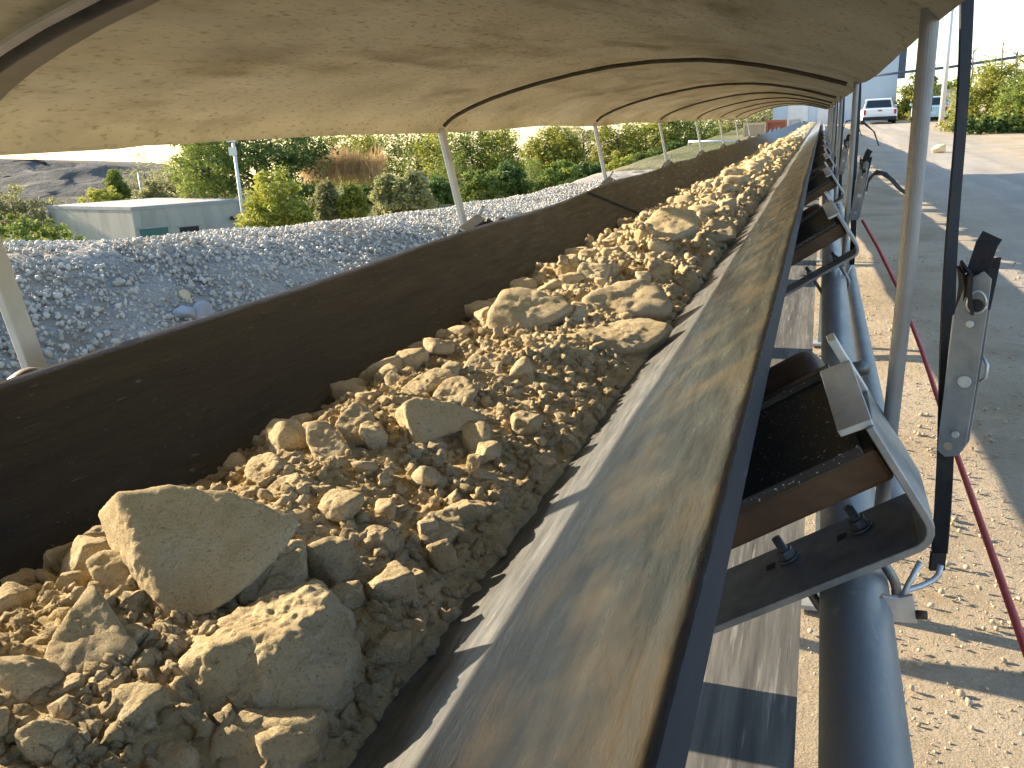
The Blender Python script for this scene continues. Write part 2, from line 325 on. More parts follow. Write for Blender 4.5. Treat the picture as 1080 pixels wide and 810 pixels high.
# quarry bank on the far left
hx = np.linspace(0, 1, 60); P = []
prof = [at(-420, 150, 80), at(-150, 158, 78), at(0, 167, 76), at(100, 173, 80), at(160, 178, 84), at(178, 182, 88), at(200, 205, 92), at(240, 214, 96)]
rows = []
for k in range(60):
    t = k/59*(len(prof)-1); i = min(int(t), len(prof)-2); p = prof[i]*(1-(t-i))+prof[i+1]*(t-i)
    foot = p*.74; foot[2] = -6.1
    row = []
    for s in np.linspace(0, 1, 26):
        q = foot*(1-s)+p*s; q[2] = foot[2]+(p[2]-foot[2])*(s**1.15); row.append(q)
    back = p*1.6; back[2] = p[2]-.3; row.append(back); end = p*1.7; end[2] = -7; row.append(end)
    rows.append(row)
P = np.array(rows); n_ = fbm(P.reshape(-1, 3)*np.array([.32, .32, .1]), 4).reshape(P.shape[:2]); P[:, 1:25, 2] += n_[:, 1:25]*.55; P[:, 1:24, 1] += n_[:, 1:24]*2.6
q = MB(); q.grid(P); tag(q.build('hill', M['quarry'], smooth=True), kind='structure')

# ------------------------------------------------------------------ rocks
_ico = {}
def ico(n):
    if n not in _ico:
        bm = bmesh.new(); bmesh.ops.create_icosphere(bm, subdivisions=n, radius=1)
        _ico[n] = (np.array([v.co[:] for v in bm.verts]), np.array([[v.index for v in f.verts] for f in bm.faces])); bm.free()
    return _ico[n]
def hull_planes(pts):
    bm = bmesh.new()
    for p in pts: bm.verts.new(tuple(map(float, p)))
    bmesh.ops.convex_hull(bm, input=bm.verts); bm.normal_update()
    c = np.mean(pts, 0); out = []
    for f in bm.faces:
        n = np.array(f.normal[:]); 
        if f.calc_area() < 1e-9: continue
        d = n @ (np.array(f.verts[0].co[:])-c)
        if d < 0: n, d = -n, -d
        if not any((n @ a) > .985 for a, _ in out): out.append((n, max(d, 2e-3)))
    bm.free(); return c, out
def rock_from_planes(planes, sub, p=16, amp=.0030, freq=26., seed=0, fine=.0012):
    D, Fc = ico(sub); s = np.zeros(len(D))
    for n, d in planes: s += np.maximum(D @ n, 0)**p/d**p
    r = s**(-1/p); V = D*r[:, None]
    o = np.array([seed*3.1, seed*1.7, seed*.9])
    r2 = amp*fbm(V*freq+o, 4)+fine*fbm(V*freq*5+o, 3)-amp*.8*np.abs(vnoise(V*freq*.8+o+9))
    return V+D*r2[:, None], Fc
def random_planes(R, seed, flat=.75):
    g = np.random.default_rng(seed); n = g.integers(6, 12); out = []
    sc = np.array([1, g.uniform(.65, 1.0), g.uniform(.55, .95)*flat/.75])
    for k in range(n):
        v = g.normal(size=3); v /= np.linalg.norm(v); d = g.uniform(.62, 1.0)*R
        out.append((v, d*np.linalg.norm(v*sc)))
    for v in ((1,0,0),(-1,0,0),(0,1,0),(0,-1,0),(0,0,1),(0,0,-1)):
        v = np.array(v, float); out.append((v, R*1.05*np.linalg.norm(v*sc)))
    return out

# load surface height across the trough
MX = np.array([-.815, -.79, -.74, -.66, -.57, -.48, -.40, -.35, -.320, -.304])
MZ = np.array([-.488, -.455, -.436, -.421, -.414, -.420, -.435, -.447, -.459, -.485])
def bed0(x, y):
    z = np.interp(x, MX, MZ)
    near = 1+.10*sstep(1.0, .42, y)
    return FZ-.01+(z-FZ+.01)*near
def hit_bed(px, py, up=0.0):
    d = ray(px, py)
    ts = np.linspace(.2, 14, 2800)
    P = d[None]*ts[:, None]
    ok = np.where(P[:, 2] <= bed0(P[:, 0], P[:, 1])+up)[0]
    return P[ok[0]] if len(ok) else P[-1]

ROCKS = 'limestone rocks riding on the belt load'
def hero(label, pts, n, thick, anchor, sub=5, up=.014, p=18, amp=.003, freq=26., shrink=.8, back=(0, 0, 0), fine=.0012):
    """pts: outline (px, py, forward offset); face plane through the anchor's point on the load with normal n"""
    n = np.array(n, float); n /= np.linalg.norm(n)
    p0 = hit_bed(*anchor, up)
    front = [on_plane(a, b, p0+n*f, n) for a, b, f in pts]
    c = np.mean(front, 0)
    bk = [c+(q-c)*shrink-n*thick+np.array(back) for q in front]
    cen, pl = hull_planes(front+bk)
    V, Fc = rock_from_planes(pl, sub, p, amp, freq, hash(label) % 97 if False else len(label)+pts[0][0], fine)
    base = cen.copy()
    o = link('limestone_rock', raw_mesh('limestone_rock', V, Fc), M['rock'], smooth=True); o.location = Vector(base)
    return tag(o, label, 'rock', ROCKS)
hero('large flat tan slab standing tilted at the near end of the load',
     [(116,519,0),(179,509,0),(258,521,0),(320,546,0),(300,585,0),(250,632,0),(176,668,0),(125,526,.004)], (.22,-.67,.71), .05, (172,662), 6, .0, 26, .0022, 30, .95, (-.050,-.004,-.004))
hero('big crusted block with a rough pale top, in front of the large tilted slab',
     [(165,735,0),(208,662,-.05),(300,616,-.055),(335,611,-.05),(364,628,-.03),(381,676,-.01),(376,706,0),(346,750,.0),(250,757,.012),(212,768,.0),(190,690,.01),(318,690,.018)], (.22,-.62,.75), .10, (240,757), 6, .0, 20, .0055, 34, .85, (0,.0,-.01), .0022)
hero('pointed wedge rock with one bright sunlit left face, beside the tilted slab',
     [(94,607,-.02),(33,722,0),(48,680,-.01),(146,682,0),(137,695,.0),(80,722,.004)], (.25,-.68,.68), .07, (82,718), 5, .0, 22, .0025, 30, .7, (-.02,.01,-.01))
hero('flat rounded rock low at the left edge, in front of the wedge rock',
     [(-12,752,0),(8,736,-.01),(42,722,-.02),(104,738,-.01),(100,752,0),(62,770,.01),(0,786,.008)], (.15,-.5,.85), .06, (50,770), 5, .0, 14, .003, 28, .8)
hero('squared block cut by the bottom of the view, in front of the crusted block',
     [(216,770,0),(226,748,-.02),(287,743,-.025),(340,742,-.015),(343,752,0),(318,812,.0),(300,840,0),(208,836,0)], (.2,-.68,.70), .09, (300,836), 5, .0, 18, .0035, 30, .85)
hero('split ochre lump left of the squared block at the bottom',
     [(118,812,0),(154,775,-.01),(188,777,-.015),(208,790,0),(196,822,0),(150,830,0)], (.1,-.6,.75), .05, (170,824), 5, .0, 14, .004, 34, .8)
hero('small upright chip between the wedge rock and the crusted block',
     [(125,763,0),(150,734,-.006),(161,741,0),(160,768,.004),(143,778,.004)], (.2,-.7,.6), .03, (146,777), 4, 0, 16, .002, 40)
hero('rounded yellow stone half hidden behind the left end of the tilted slab',
     [(85,590,0),(104,578,-.01),(126,576,-.01),(136,600,0),(134,640,0),(110,634,.004)], (.2,-.6,.7), .06, (112,640), 5, .0, 12, .0025, 26)
hero('crumbly brown lump leaning on the lower right end of the tilted slab',
     [(242,620,0),(284,575,-.015),(318,564,-.015),(322,600,0),(306,620,.01),(252,640,.01)], (.3,-.6,.74), .06, (270,637), 5, .0, 12, .004, 40, .85, (0,0,0), .0022)
hero('smooth pale cobble at the left margin just behind the bright round cobble',
     [(254,496,0),(262,480,-.01),(285,474,-.01),(299,486,0),(296,506,0),(270,516,.005)], (.1,-.6,.75), .05, (275,514), 5, .0, 11, .002, 28)
hero('bright round cobble just beyond the right end of the tilted slab',
     [(273,520,0),(285,502,-.01),(310,497,-.012),(326,510,0),(318,530,.004),(290,534,.006)], (.1,-.6,.75), .05, (297,532), 5, .0, 11, .003, 30)
hero('blocky cobble with a sunlit left face, in front of the peaked stone',
     [(322,446,-.01),(345,444,-.012),(368,470,0),(362,486,.004),(334,490,.004),(324,470,0)], (.2,-.65,.7), .05, (342,489), 5, .0, 16, .003, 30)
hero('peaked pale stone, tallest of the cluster where the near pile meets the dark wing',
     [(350,446,0),(372,420,-.012),(388,424,-.012),(402,456,0),(388,468,.006),(370,471,.006)], (.15,-.65,.72), .055, (378,470), 5, .0, 18, .003, 28)
hero('grey faced triangular slab with its broad side in shade, midway along the near pile',
     [(424,424,0),(438,417,-.004),(480,424,0),(519,440,0),(478,456,0),(436,468,0)], (.35,-.68,.64), .04, (446,466), 5, .0, 24, .002, 34, .9, (-.02,0,0))
hero('rounded sunlit stone above the grey faced triangular slab',
     [(454,418,0),(466,400,-.012),(490,394,-.014),(506,410,0),(496,424,.004),(470,428,.006)], (.1,-.55,.8), .05, (480,427), 5, .0, 12, .0035, 30)
hero('long leaning stone left of the rounded sunlit stone',
     [(416,418,0),(432,398,-.01),(462,386,-.012),(484,392,-.006),(458,404,0),(436,420,.006)], (.1,-.6,.75), .045, (432,420), 5, .0, 15, .003, 30)
hero('small dark faced cobble on the bare belt left of the long leaning stone',
     [(404,398,0),(412,388,-.006),(426,396,0),(424,410,.003),(408,412,.003)], (.2,-.65,.7), .03, (414,411), 4, .0, 13, .002, 40)
hero('wide domed boulder with a dark hollow on its right, beside the dark wing',
     [(510,337,0),(526,304,-.03),(552,300,-.04),(598,312,-.03),(609,323,-.01),(566,344,0),(538,346,.006),(518,353,.004)], (.15,-.65,.74), .12, (535,350), 5, .0, 15, .006, 20)
hero('broad crusted boulder with a grey shaded right end, at the middle of the pile',
     [(609,312,0),(640,298,-.03),(666,292,-.03),(696,299,-.03),(713,320,0),(706,332,.004),(657,334,.01),(624,338,.006)], (.2,-.62,.76), .13, (655,336), 5, .0, 16, .006, 20)
hero('flat topped slab with a split right side, in front of the broad crusted boulder',
     [(600,353,0),(640,338,-.03),(690,333,-.035),(714,341,-.01),(690,362,0),(656,373,.004),(620,367,.004)], (.15,-.45,.88), .08, (650,372), 5, .0, 17, .004, 22)
hero('tall cream boulder with a slanting left face, beyond the domed boulder',
     [(660,257,0),(677,232,-.05),(698,216,-.07),(736,219,-.06),(738,238,-.02),(712,252,0),(684,261,.01)], (.15,-.65,.74), .2, (685,260), 5, .0, 18, .007, 14)
hero('blunt boulder with a dark right face at the right shoulder of the pile',
     [(731,250,0),(750,229,-.04),(775,232,-.03),(778,250,0),(744,258,.008)], (.25,-.62,.74), .15, (750,257), 5, .0, 17, .006, 14)
hero('cream cobble on the left shoulder between the domed and the tall cream boulder',
     [(605,288,0),(614,274,-.02),(644,279,-.02),(640,296,0),(614,302,.006)], (.15,-.6,.77), .09, (622,301), 5, .0, 14, .004, 22)
hero('squat tan stone below the domed boulder on its near side',
     [(488,388,0),(498,371,-.012),(532,380,0),(526,392,.004),(500,397,.006)], (.15,-.6,.77), .06, (508,396), 5, .0, 14, .003, 26)
hero('angular ochre chunk right beside the belt wing at the near end',
     [(388,690,0),(412,655,-.01),(446,648,-.01),(452,664,0),(430,690,.004),(400,706,.004)], (.2,-.6,.75), .045, (410,704), 5, .0, 17, .003, 34)
hero('grey brown block at the right margin, midway along the near pile',
     [(440,560,0),(452,538,-.014),(486,530,-.016),(490,556,0),(470,576,.004),(446,574,.004)], (.3,-.6,.74), .05, (462,575), 5, .0, 17, .003, 34)

# medium rocks: individually placed, several size and place classes
def med_rock(x, y, R, seed, label, group, sink=.35, sub=3):
    z = float(bed0(np.array(x), np.array(y)))+R*(.62-sink)+lift(y)
    pl = random_planes(R, seed)
    V, Fc = rock_from_planes(pl, sub, 12+(seed % 3)*8, R*.10, .9/R, seed % 89, R*.045)
    g = np.random.default_rng(seed+5); a = g.uniform(0, 2*PI); ca, sa = math.cos(a), math.sin(a)
    V = V @ np.array([[ca, -sa, 0], [sa, ca, 0], [0, 0, 1]])
    o = link('limestone_cobble', raw_mesh('limestone_cobble', V, Fc), M['rock'], smooth=True); o.location = (x, y, z)
    return tag(o, label, 'rock', group)
k = 0
g = np.random.default_rng(11)
LBL = [('fist sized tan cobble resting against the dark left wing of the belt', 'cobbles along the left margin of the load'),
       ('small tan cobble bedded in crumbly fines on top of the load', 'cobbles bedded in the middle of the load'),
       ('small stone bedded in the fines beside the shiny right wing of the belt', 'cobbles along the right margin of the load'),
       ('cream lump on the distant part of the rock pile under the far canopy', 'lumps on the distant part of the load')]
placed = []
def try_place(x, y, R):
    for (a, b, c) in placed:
        if (a-x)**2+(b-y)**2 < (.72*(R+c))**2: return False
    placed.append((x, y, R)); return True
for q_, (x, y, R_) in enumerate([(-.70,.40,.020),(-.66,.45,.024),(-.745,.47,.019),(-.72,.53,.022),(-.765,.58,.018),(-.69,.57,.018),(-.62,.39,.017),(-.57,.42,.022),(-.55,.36,.020),(-.50,.37,.024),(-.47,.42,.018),(-.78,.64,.022),(-.74,.66,.024),(-.77,.73,.021),(-.73,.75,.025),(-.40,.47,.016),(-.385,.54,.019),(-.41,.62,.021),(-.45,.68,.024),(-.47,.60,.018),(-.43,.74,.020),(-.50,.77,.024),(-.40,.80,.017),(-.53,.70,.018),(-.35,.50,.020),(-.342,.58,.018),(-.38,.66,.022),(-.365,.75,.019),(-.37,.85,.024),(-.39,.95,.020),(-.35,.44,.018),(-.34,1.05,.016),(-.40,1.15,.024),(-.365,.92,.014),(-.37,.70,.013),(-.338,.63,.012),(-.375,.54,.012),(-.40,.87,.015),(-.41,1.02,.018)]):
    placed.append((x, y, R_)); med_rock(x, y, R_, 300+q_, 'tan cobble wedged between the big rocks at the near end of the load', 'cobbles between the big near rocks', .25, 4)
tries = 0; cnt = [0, 0, 0, 0]
while sum(cnt) < 245 and tries < 9000:
    tries += 1
    c = g.choice(4, p=[.34, .26, .12, .28])
    if cnt[c] >= (85, 66, 30, 68)[c]: continue
    if c == 0:
        y = .38+g.random()**1.4*3.6; x = -.79+g.random()*.10; R = (.011+.022*g.random()**1.4)*(1+.22*y)
    elif c == 1:
        y = .42+g.random()**1.3*3.6; x = g.uniform(-.69, -.42); R = (.007+.019*g.random()**1.6)*(1+.22*y)
    elif c == 2:
        y = .45+g.random()**1.2*3.2; x = g.uniform(-.42, -.36); R = g.uniform(.006, .013)*(1+.2*y)
    else:
        y = 3.4+g.random()**1.5*14; x = g.uniform(-.76, -.40); R = .03+.05*g.random()**1.5
    if not try_place(x, y, R): continue
    med_rock(x, y, R, 1000+tries, *LBL[c], sub=4 if (R/y > .028) else 3); cnt[c] += 1

# the loose fines under them: one granular height field
yy = np.concatenate([np.arange(.12, 1.5, .0030), np.arange(1.5, 2.6, .0048), np.arange(2.6, 6, .010), np.arange(6, 16, .035), np.arange(16, 58, .14)])
xx = np.linspace(-.815, -.302, 171)
X, Y = np.meshgrid(xx, yy, indexing='ij')
H = bed0(X+.014*fbm(np.stack([X*0, Y*16, X*0+2], -1).reshape(-1, 3), 3).reshape(X.shape), Y)+.012*fbm(np.stack([X*11, Y*8, X*0], -1).reshape(-1, 3), 4).reshape(X.shape)
edge_f = sstep(0, .03, np.minimum(X-xx[0], xx[-1]-X))
def bumps(H, n, y0, y1, r0, r1, flat):
    ys_ = y0+(y1-y0)*g.random(n)**1.3; xs_ = g.uniform(xx[0]+.015, xx[-1]-.02, n); rs = r0+(r1-r0)*g.random(n)**2.2
    dx = xx[1]-xx[0]
    for x, y, r in zip(xs_, ys_, rs):
        r *= 1+.12*min(max(0, y-1), 3)*(y1 < 4)
        i0, i1 = np.searchsorted(xx, (x-r, x+r)); j0, j1 = np.searchsorted(yy, (y-r, y+r))
        if i1 <= i0 or j1 <= j0: continue
        d2 = ((xx[i0:i1]-x)**2)[:, None]+((yy[j0:j1]-y)**2)[None]
        h = H[min(max((i0+i1)//2, 0), len(xx)-1), min((j0+j1)//2, len(yy)-1)]
        cap = h-r*.35+np.sqrt(np.maximum(r*r-d2, 0))*flat
        H[i0:i1, j0:j1] = np.where(d2 < r*r, np.maximum(H[i0:i1, j0:j1], cap), H[i0:i1, j0:j1])
bumps(H, 2400, .15, 3.4, .006, .015, .6); bumps(H, 14000, .15, 2.6, .0028, .0080, .6); bumps(H, 4200, 2.4, 14, .010, .042, .85); bumps(H, 2500, 12, 56, .03, .07, .8)
H += .0014*fbm(np.stack([X*130, Y*130, X*0], -1).reshape(-1, 3), 3).reshape(X.shape)
H = H-.02*(1-np.clip(edge_f*1.4, 0, 1))
n = len(yy); i, j = np.meshgrid(np.arange(len(xx)-1), np.arange(n-1), indexing='ij'); q = (i*n+j).ravel()
o = link('crushed_rock_fines', raw_mesh('crushed_rock_fines', np.stack([X, Y, H], -1).reshape(-1, 3), np.stack([q, q+n, q+n+1, q+1], 1)), M['fines'], smooth=True)
tag(o, 'continuous bed of crumbly yellow tan fines filling the belt trough', 'crushed rock', kind='stuff')
# loose crumbs strewn over everything
def scatter(name, n, pos, size, m, label, cat, subs=1, squash=.75, seed=3):
    gg = np.random.default_rng(seed); D, Fc = ico(subs); Vs = []; Fs = []; shapes = []
    for k in range(24):
        s = D*(1+.28*gg.normal(size=(len(D), 1)).clip(-1.4, 1.4))*np.array([1, gg.uniform(.6, 1), gg.uniform(.5, 1)*squash/.75]); Q, _ = np.linalg.qr(gg.normal(size=(3, 3))); shapes.append(s @ Q)
    for k in range(n):
        Vs.append(shapes[k % 24]*size(k, gg, pos[k])+pos[k]); Fs.append(Fc+k*len(D))
    o = link(name, raw_mesh(name, np.concatenate(Vs), np.concatenate(Fs)), m)
    return tag(o, label, cat, kind='stuff')
n = 11000; ys_ = .3+g.random(n)**2.1*5.5; xs_ = g.uniform(-.80, -.318, n)
ii = np.clip(np.searchsorted(xx, xs_), 0, len(xx)-1); jj = np.clip(np.searchsorted(yy, ys_), 0, len(yy)-1)
pos = np.stack([xs_, ys_, H[ii, jj]+.001], -1)
scatter('rubble', n, pos, lambda k, q, p: (.0018+.0105*q.random()**2.9)*(1+.35*max(0, p[1]-.8)), M['rock'], 'loose chips and crumbs of tan stone strewn over the belt load', 'rubble', 2, seed=4)

# ------------------------------------------------------------------ conveyor belt
def belt_profile():
    pts = []   # (x, z, u) fillet-bent trough
    for u in np.linspace(0, BW, 70):
        pts.append(u)
    us = np.array(pts); ang = np.where(us < WL, -32.5, np.where(us > BW-WL, 32.5, 0.0))
    r = .055; ang = -32.5*(1-sstep(WL-r, WL+r, us))+32.5*sstep(BW-WL-r, BW-WL+r, us)
    xs = np.concatenate([[0], np.cumsum(np.diff(us)*np.cos(np.radians((ang[1:]+ang[:-1])/2)))])
    zs = np.concatenate([[0], np.cumsum(np.diff(us)*np.sin(np.radians((ang[1:]+ang[:-1])/2)))])
    s = (BX1-BX0)/xs[-1]
    return BX0+xs*s, BZ+zs, us
bx, bz, bu = belt_profile()
T = .020
by = np.concatenate([np.arange(-2.6, 12, .10), np.arange(12, 58.1, .4)])
root = thing('conveyor_belt', 'long troughed black rubber belt carrying crushed rock away under the canopy', 'conveyor belt', (-.555, 1, FZ))
tx = np.gradient(bx); tz = np.gradient(bz); ln = np.hypot(tx, tz); nx, nz = -tz/ln, tx/ln
wave = lambda y, u: (.006*np.sin(y*2*PI/2.15+.6)+.004*np.sin(y*1.37+1))*(1-min(u, BW-u)/.3 if min(u, BW-u) < .3 else 0)
ring = [(bx[k], bz[k], bu[k]) for k in range(len(bx))]+[(bx[k]-nx[k]*T, bz[k]-nz[k]*T, bu[k]) for k in range(len(bx)-1, -1, -1)]
V = []; UV = []
for y in by:
    for (x, z, u) in ring:
        V.append((x, y, z+lift(y)+wave(y, u)*min(1, max(0, (y-.6)/2)))); UV.append((u, y))
nr = len(ring); Fc = []
for i in range(len(by)-1):
    for k in range(nr):
        Fc.append((i*nr+k, i*nr+(k+1) % nr, (i+1)*nr+(k+1) % nr, (i+1)*nr+k))
me = raw_mesh('carrying_strand', V, np.array(Fc)[:, ::-1])
uvl = me.uv_layers.new(name='UVMap'); idx = np.zeros(len(me.loops), np.int32); me.loops.foreach_get('vertex_index', idx)
uvl.data.foreach_set('uv', np.array(UV, np.float32)[idx].ravel())
me.polygons.foreach_set('use_smooth', [(i % nr) not in (len(bx)-1, nr-1) for i in range(len(me.polygons))])
me.polygons.foreach_set('material_index', [1 if (i % nr) in (len(bx)-1, nr-1) else 0 for i in range(len(me.polygons))])
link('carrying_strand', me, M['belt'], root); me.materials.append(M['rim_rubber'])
q = MB()
q.hexa([(x, y, z) for z in (-.864, -.85) for x, y in ((-.93,-2.6),(.009,-2.6),(.009,40),(-.93,40))])
q.build('return_strand', M['return'], root)
# darker vulcanised splice crossing the left wing
q = MB(); sp = []
for k in range(26):
    y = 4.05+k*.016; sp.append((bx[k]+nx[k]*.0015, y, bz[k]+nz[k]*.0015+wave(y, bu[k])))
q.ribbon(sp, .03, .003, (0, 1, 0)); q.build('splice', M['tyre'], root)

# ------------------------------------------------------------------ conveyor frame
fr = thing('conveyor_trestle', 'long conveyor trestle of blue grey pipes on steel legs', 'trestle', (-.55, 1, GZ))
PX, PZ, PR = .068, -.575, .041
def long_pipe(name, x, z, r, y0, y1, m, n=24):
    q = MB(); ys = np.concatenate([np.linspace(y0, min(y1, 20), 40), np.linspace(20.5, y1, 24)]) if y1 > 21 else np.linspace(y0, y1, 40)
    q.tube([(x, y, z+lift(y)) for y in ys], r, n); return q.build(name, m, fr, smooth=True)
long_pipe('stringer_pipe', PX, PZ, PR, -2.6, 50, M['pipe']); long_pipe('stringer_pipe', -1.112-PX, PZ, PR, -2.6, 50, M['pipe'])
# rail collars
q = MB()
for y in (1.9, 4.9, 8.0): q.tube([(PX, y, PZ), (PX, y+.012, PZ)], PR+.006, 24)
q.build('pipe_collar', M['bolt'], fr)
for y in (2.55, 5.7, 8.9, 12.1, 15.4, 18.6, 21.9, 25.1, 28.5, 32):
    gz = float(road_z(np.array(y)))
    for x in (PX, -1.112-PX):
        q = MB(); q.box((x, y, (PZ-PR+gz)/2-.005), (.05, .05, PZ-PR-gz-.02)); q.box((x, y, gz+.012), (.16, .16, .014)); q.build('leg', M['galv_dull'], fr)
    q = MB(); q.box((-.556, y, -.97), (1.16, .05, .06)); q.build('cross_beam', M['galv_dull'], fr)
    q = MB(); q.tube([(-1.08, y, -.895), (-.02, y, -.895)], .03, 16); q.build('return_roller', M['rust'], fr, smooth=True)

# ------------------------------------------------------------------ idler brackets (wing roller on a bent bar clamped to the pipe)
e1 = np.array([CA, 0, SA]); e2 = np.array([0, 1., 0]); e3 = np.array([-SA, 0, CA]); Q0 = np.array([.15, 0, -.45])
def make_bracket(y0, mirror, label, group, hid):
    def W(a, y, h):
        p = Q0+e1*a+e3*h+e2*(y+y0)
        if mirror: p = np.array([-1.112-p[0], p[1], p[2]])
        return p
    loc = W(-.1, 1.01, 0)
    t = thing('idler_bracket', label, 'idler bracket', loc, group)
    # bent bar: profile in (along, height), with rounded outer bend; width along the belt
    prof = [(-.52,0), (-.03,0)]+[(-.03+.03*math.sin(a), .03-.03*math.cos(a)) for a in np.linspace(.25, PI/2, 5)]+[(0,.152)]
    inner = [(-.52,.009), (-.03,.009)]+[(-.03+.021*math.sin(a), .03-.021*math.cos(a)) for a in np.linspace(.25, PI/2, 5)]+[(-.009,.152)]
    ya, yb = .938, 1.085
    q = MB(); n = len(prof); vs = []
    def ysp(a, h):   # the upright narrows, then widens into its flap
        return (ya, yb)
    for (a, h), (a2, h2) in zip(prof, inner):
        vs += [W(a, ya, h), W(a, yb, h), W(a2, yb, h2), W(a2, ya, h2)]
    fs = []
    for i in range(n-1):
        for k in range(4): fs.append((i*4+k, i*4+(k+1) % 4, i*4+4+(k+1) % 4, i*4+4+k))
    fs += [(0,1,2,3), tuple(range(n*4-4, n*4))]
    q.add(vs, fs); q.build('bent_bar', M['bar'], t, bevel=.0015)
    if not mirror:
        q = MB(); q.box((-.556, y0+1.185, -.70), (.86, .05, .20)); q.build('shade_beam', M['galv_dull'], t)  # unseen beam added under the belt to keep sun off the bent bar
        q = MB(); q.tube([(-.765, y0+1.185, FZ-.064), (-.347, y0+1.185, FZ-.064)], .045, 24); q.build('centre_roller', M['rust'], t, smooth=False)
    # folded flap at the head of the upright, over the end of the black cover
    q = MB(); q.hexa([W(0,.944,.150), W(0,1.07,.188), W(-.036,1.07,.192), W(-.036,.944,.154), W(.001,.944,.158), W(.001,1.07,.196), W(-.036,1.07,.200), W(-.036,.944,.162)])
    q.hexa([W(-.010,1.071,.10), W(-.010,1.085,.10), W(.0,1.085,.10), W(.0,1.071,.10), W(-.010,1.071,.226), W(-.010,1.085,.232), W(.0,1.085,.232), W(.0,1.071,.226)])
    q.build('flap', M['galv'], t, bevel=.001)
    # black cover: tilted plate with a raised lip at its far side
    q = MB(); L0 = -.42
    q.hexa([W(L0,.945,.125), W(-.024,.945,.125), W(-.024,1.11,.166), W(L0,1.11,.166), W(L0,.945,.137), W(-.024,.945,.137), W(-.024,1.11,.179), W(L0,1.11,.179)])
    q.hexa([W(L0,1.112,.160), W(-.03,1.112,.160), W(-.03,1.128,.160), W(L0,1.128,.160), W(L0,1.112,.188), W(-.03,1.112,.188), W(-.03,1.128,.190), W(L0,1.128,.190)])
    q.build('cover_plate', M['blackplate'], t, bevel=.0015)
    # rusty channel below the cover
    q = MB(); q.hexa([W(L0,.962,.078), W(-.012,.962,.078), W(-.012,1.06,.084), W(L0,1.06,.084), W(L0,.952,.1235), W(-.012,.952,.1235), W(-.012,1.06,.150), W(L0,1.06,.150)])
    q.build('channel', M['rust'], t, bevel=.006)
    # wing roller with a rounded shell end and its shaft
    q = MB(); rr = .046; c = (1.192, .160)
    pr = [(-.42, rr), (-.075, rr), (-.06, rr*.97), (-.05, rr*.85), (-.046, rr*.6), (-.045, .012)]
    q.tube([W(a, c[0], c[1]) for a, _ in pr], [r for _, r in pr], 28); ro = q.build('roller', M['rust'], t, smooth=True)
    if not hid:
        q = MB(); q.tube([W(-.05, c[0], c[1]), W(.004, c[0]-.05, c[1])], .010, 12); q.build('shaft', M['bolt'], t, smooth=True)
        # U-bolt round the stringer pipe, nuts on the bar
        pc = np.array([PX if not mirror else -1.112-PX, 0, PZ]); yb_ = 1.036+y0
        pts = []
        R = PR+.008; d1 = -.107; d2 = -.196; mid = (d1+d2)/2
        hp = (pc-(Q0 if not mirror else np.array([-1.112-Q0[0], 0, Q0[2]]))); 
        ex = e1 if not mirror else np.array([-CA, 0, SA]); ez = e3 if not mirror else np.array([SA, 0, CA]); q0 = Q0 if not mirror else np.array([-1.112-Q0[0], 0, Q0[2]])
        ca_, ch_ = hp @ ex, hp @ ez
        pts = [q0+ex*(ca_+R)+ez*.042+e2*yb_]
        for a in np.linspace(0, -PI, 17): pts.append(q0+ex*(ca_+R*math.cos(a))+ez*(ch_+R*math.sin(a))+e2*yb_)
        pts.append(q0+ex*(ca_-R)+ez*.042+e2*yb_)
        q = MB(); q.tube(pts, .006, 10); ub = q.build('u_bolt', M['bolt'], t, smooth=True)
        for s in (1, -1):
            q = MB(); a0 = q0+ex*(ca_+s*R)+ez*.0095+e2*yb_
            q.tube([a0, a0+ez*.003], .0145, 18); q.tube([a0+ez*.003, a0+ez*.014], .0115, 6); q.build('nut', M['bolt'], ub, bevel=.001)
            q = MB(); q.ribbon([q0+ex*(ca_+s*R-.02)+ez*.0096+e2*yb_, q0+ex*(ca_+s*R-.032)+ez*.0096+e2*yb_], .012, .001, tuple(e2)); q.build('slot', M['dark'], t)
    return t
GR = 'roller brackets along the near side pipe'; GL = 'roller brackets along the far side of the belt'
NEAR_L = ['nearest roller bracket, big black cover and bent galvanised bar over the blue pipe',
          'second roller bracket, seen small with a brown face beneath the curling strap end',
          'third roller bracket along the pipe, just beyond the second one',
          'fourth roller bracket along the pipe, tiny pale flap near the belt edge']
b0 = make_bracket(0, False, NEAR_L[0], GR, False)
for i in range(1, 15): copy_tree(b0, (0, 2.15*i, lift(1+2.15*i)), NEAR_L[i] if i < 4 else 'distant roller bracket in the row along the receding blue pipe')
FAR_L = ['far side roller bracket cut by the left edge of the view, brown roller end',
         'far side roller bracket tip over the belt edge, beside the first full white leg',
         'far side roller bracket tip beside the second full white leg', 'far side roller bracket tip beside the third full white leg']
b1 = make_bracket(-.27, True, FAR_L[0], GL, True)
for i in range(1, 13): copy_tree(b1, (0, 2.1*i, lift(1+2.1*i)), FAR_L[i] if i < 4 else 'distant far side roller bracket, small bright tip above the dark belt edge')

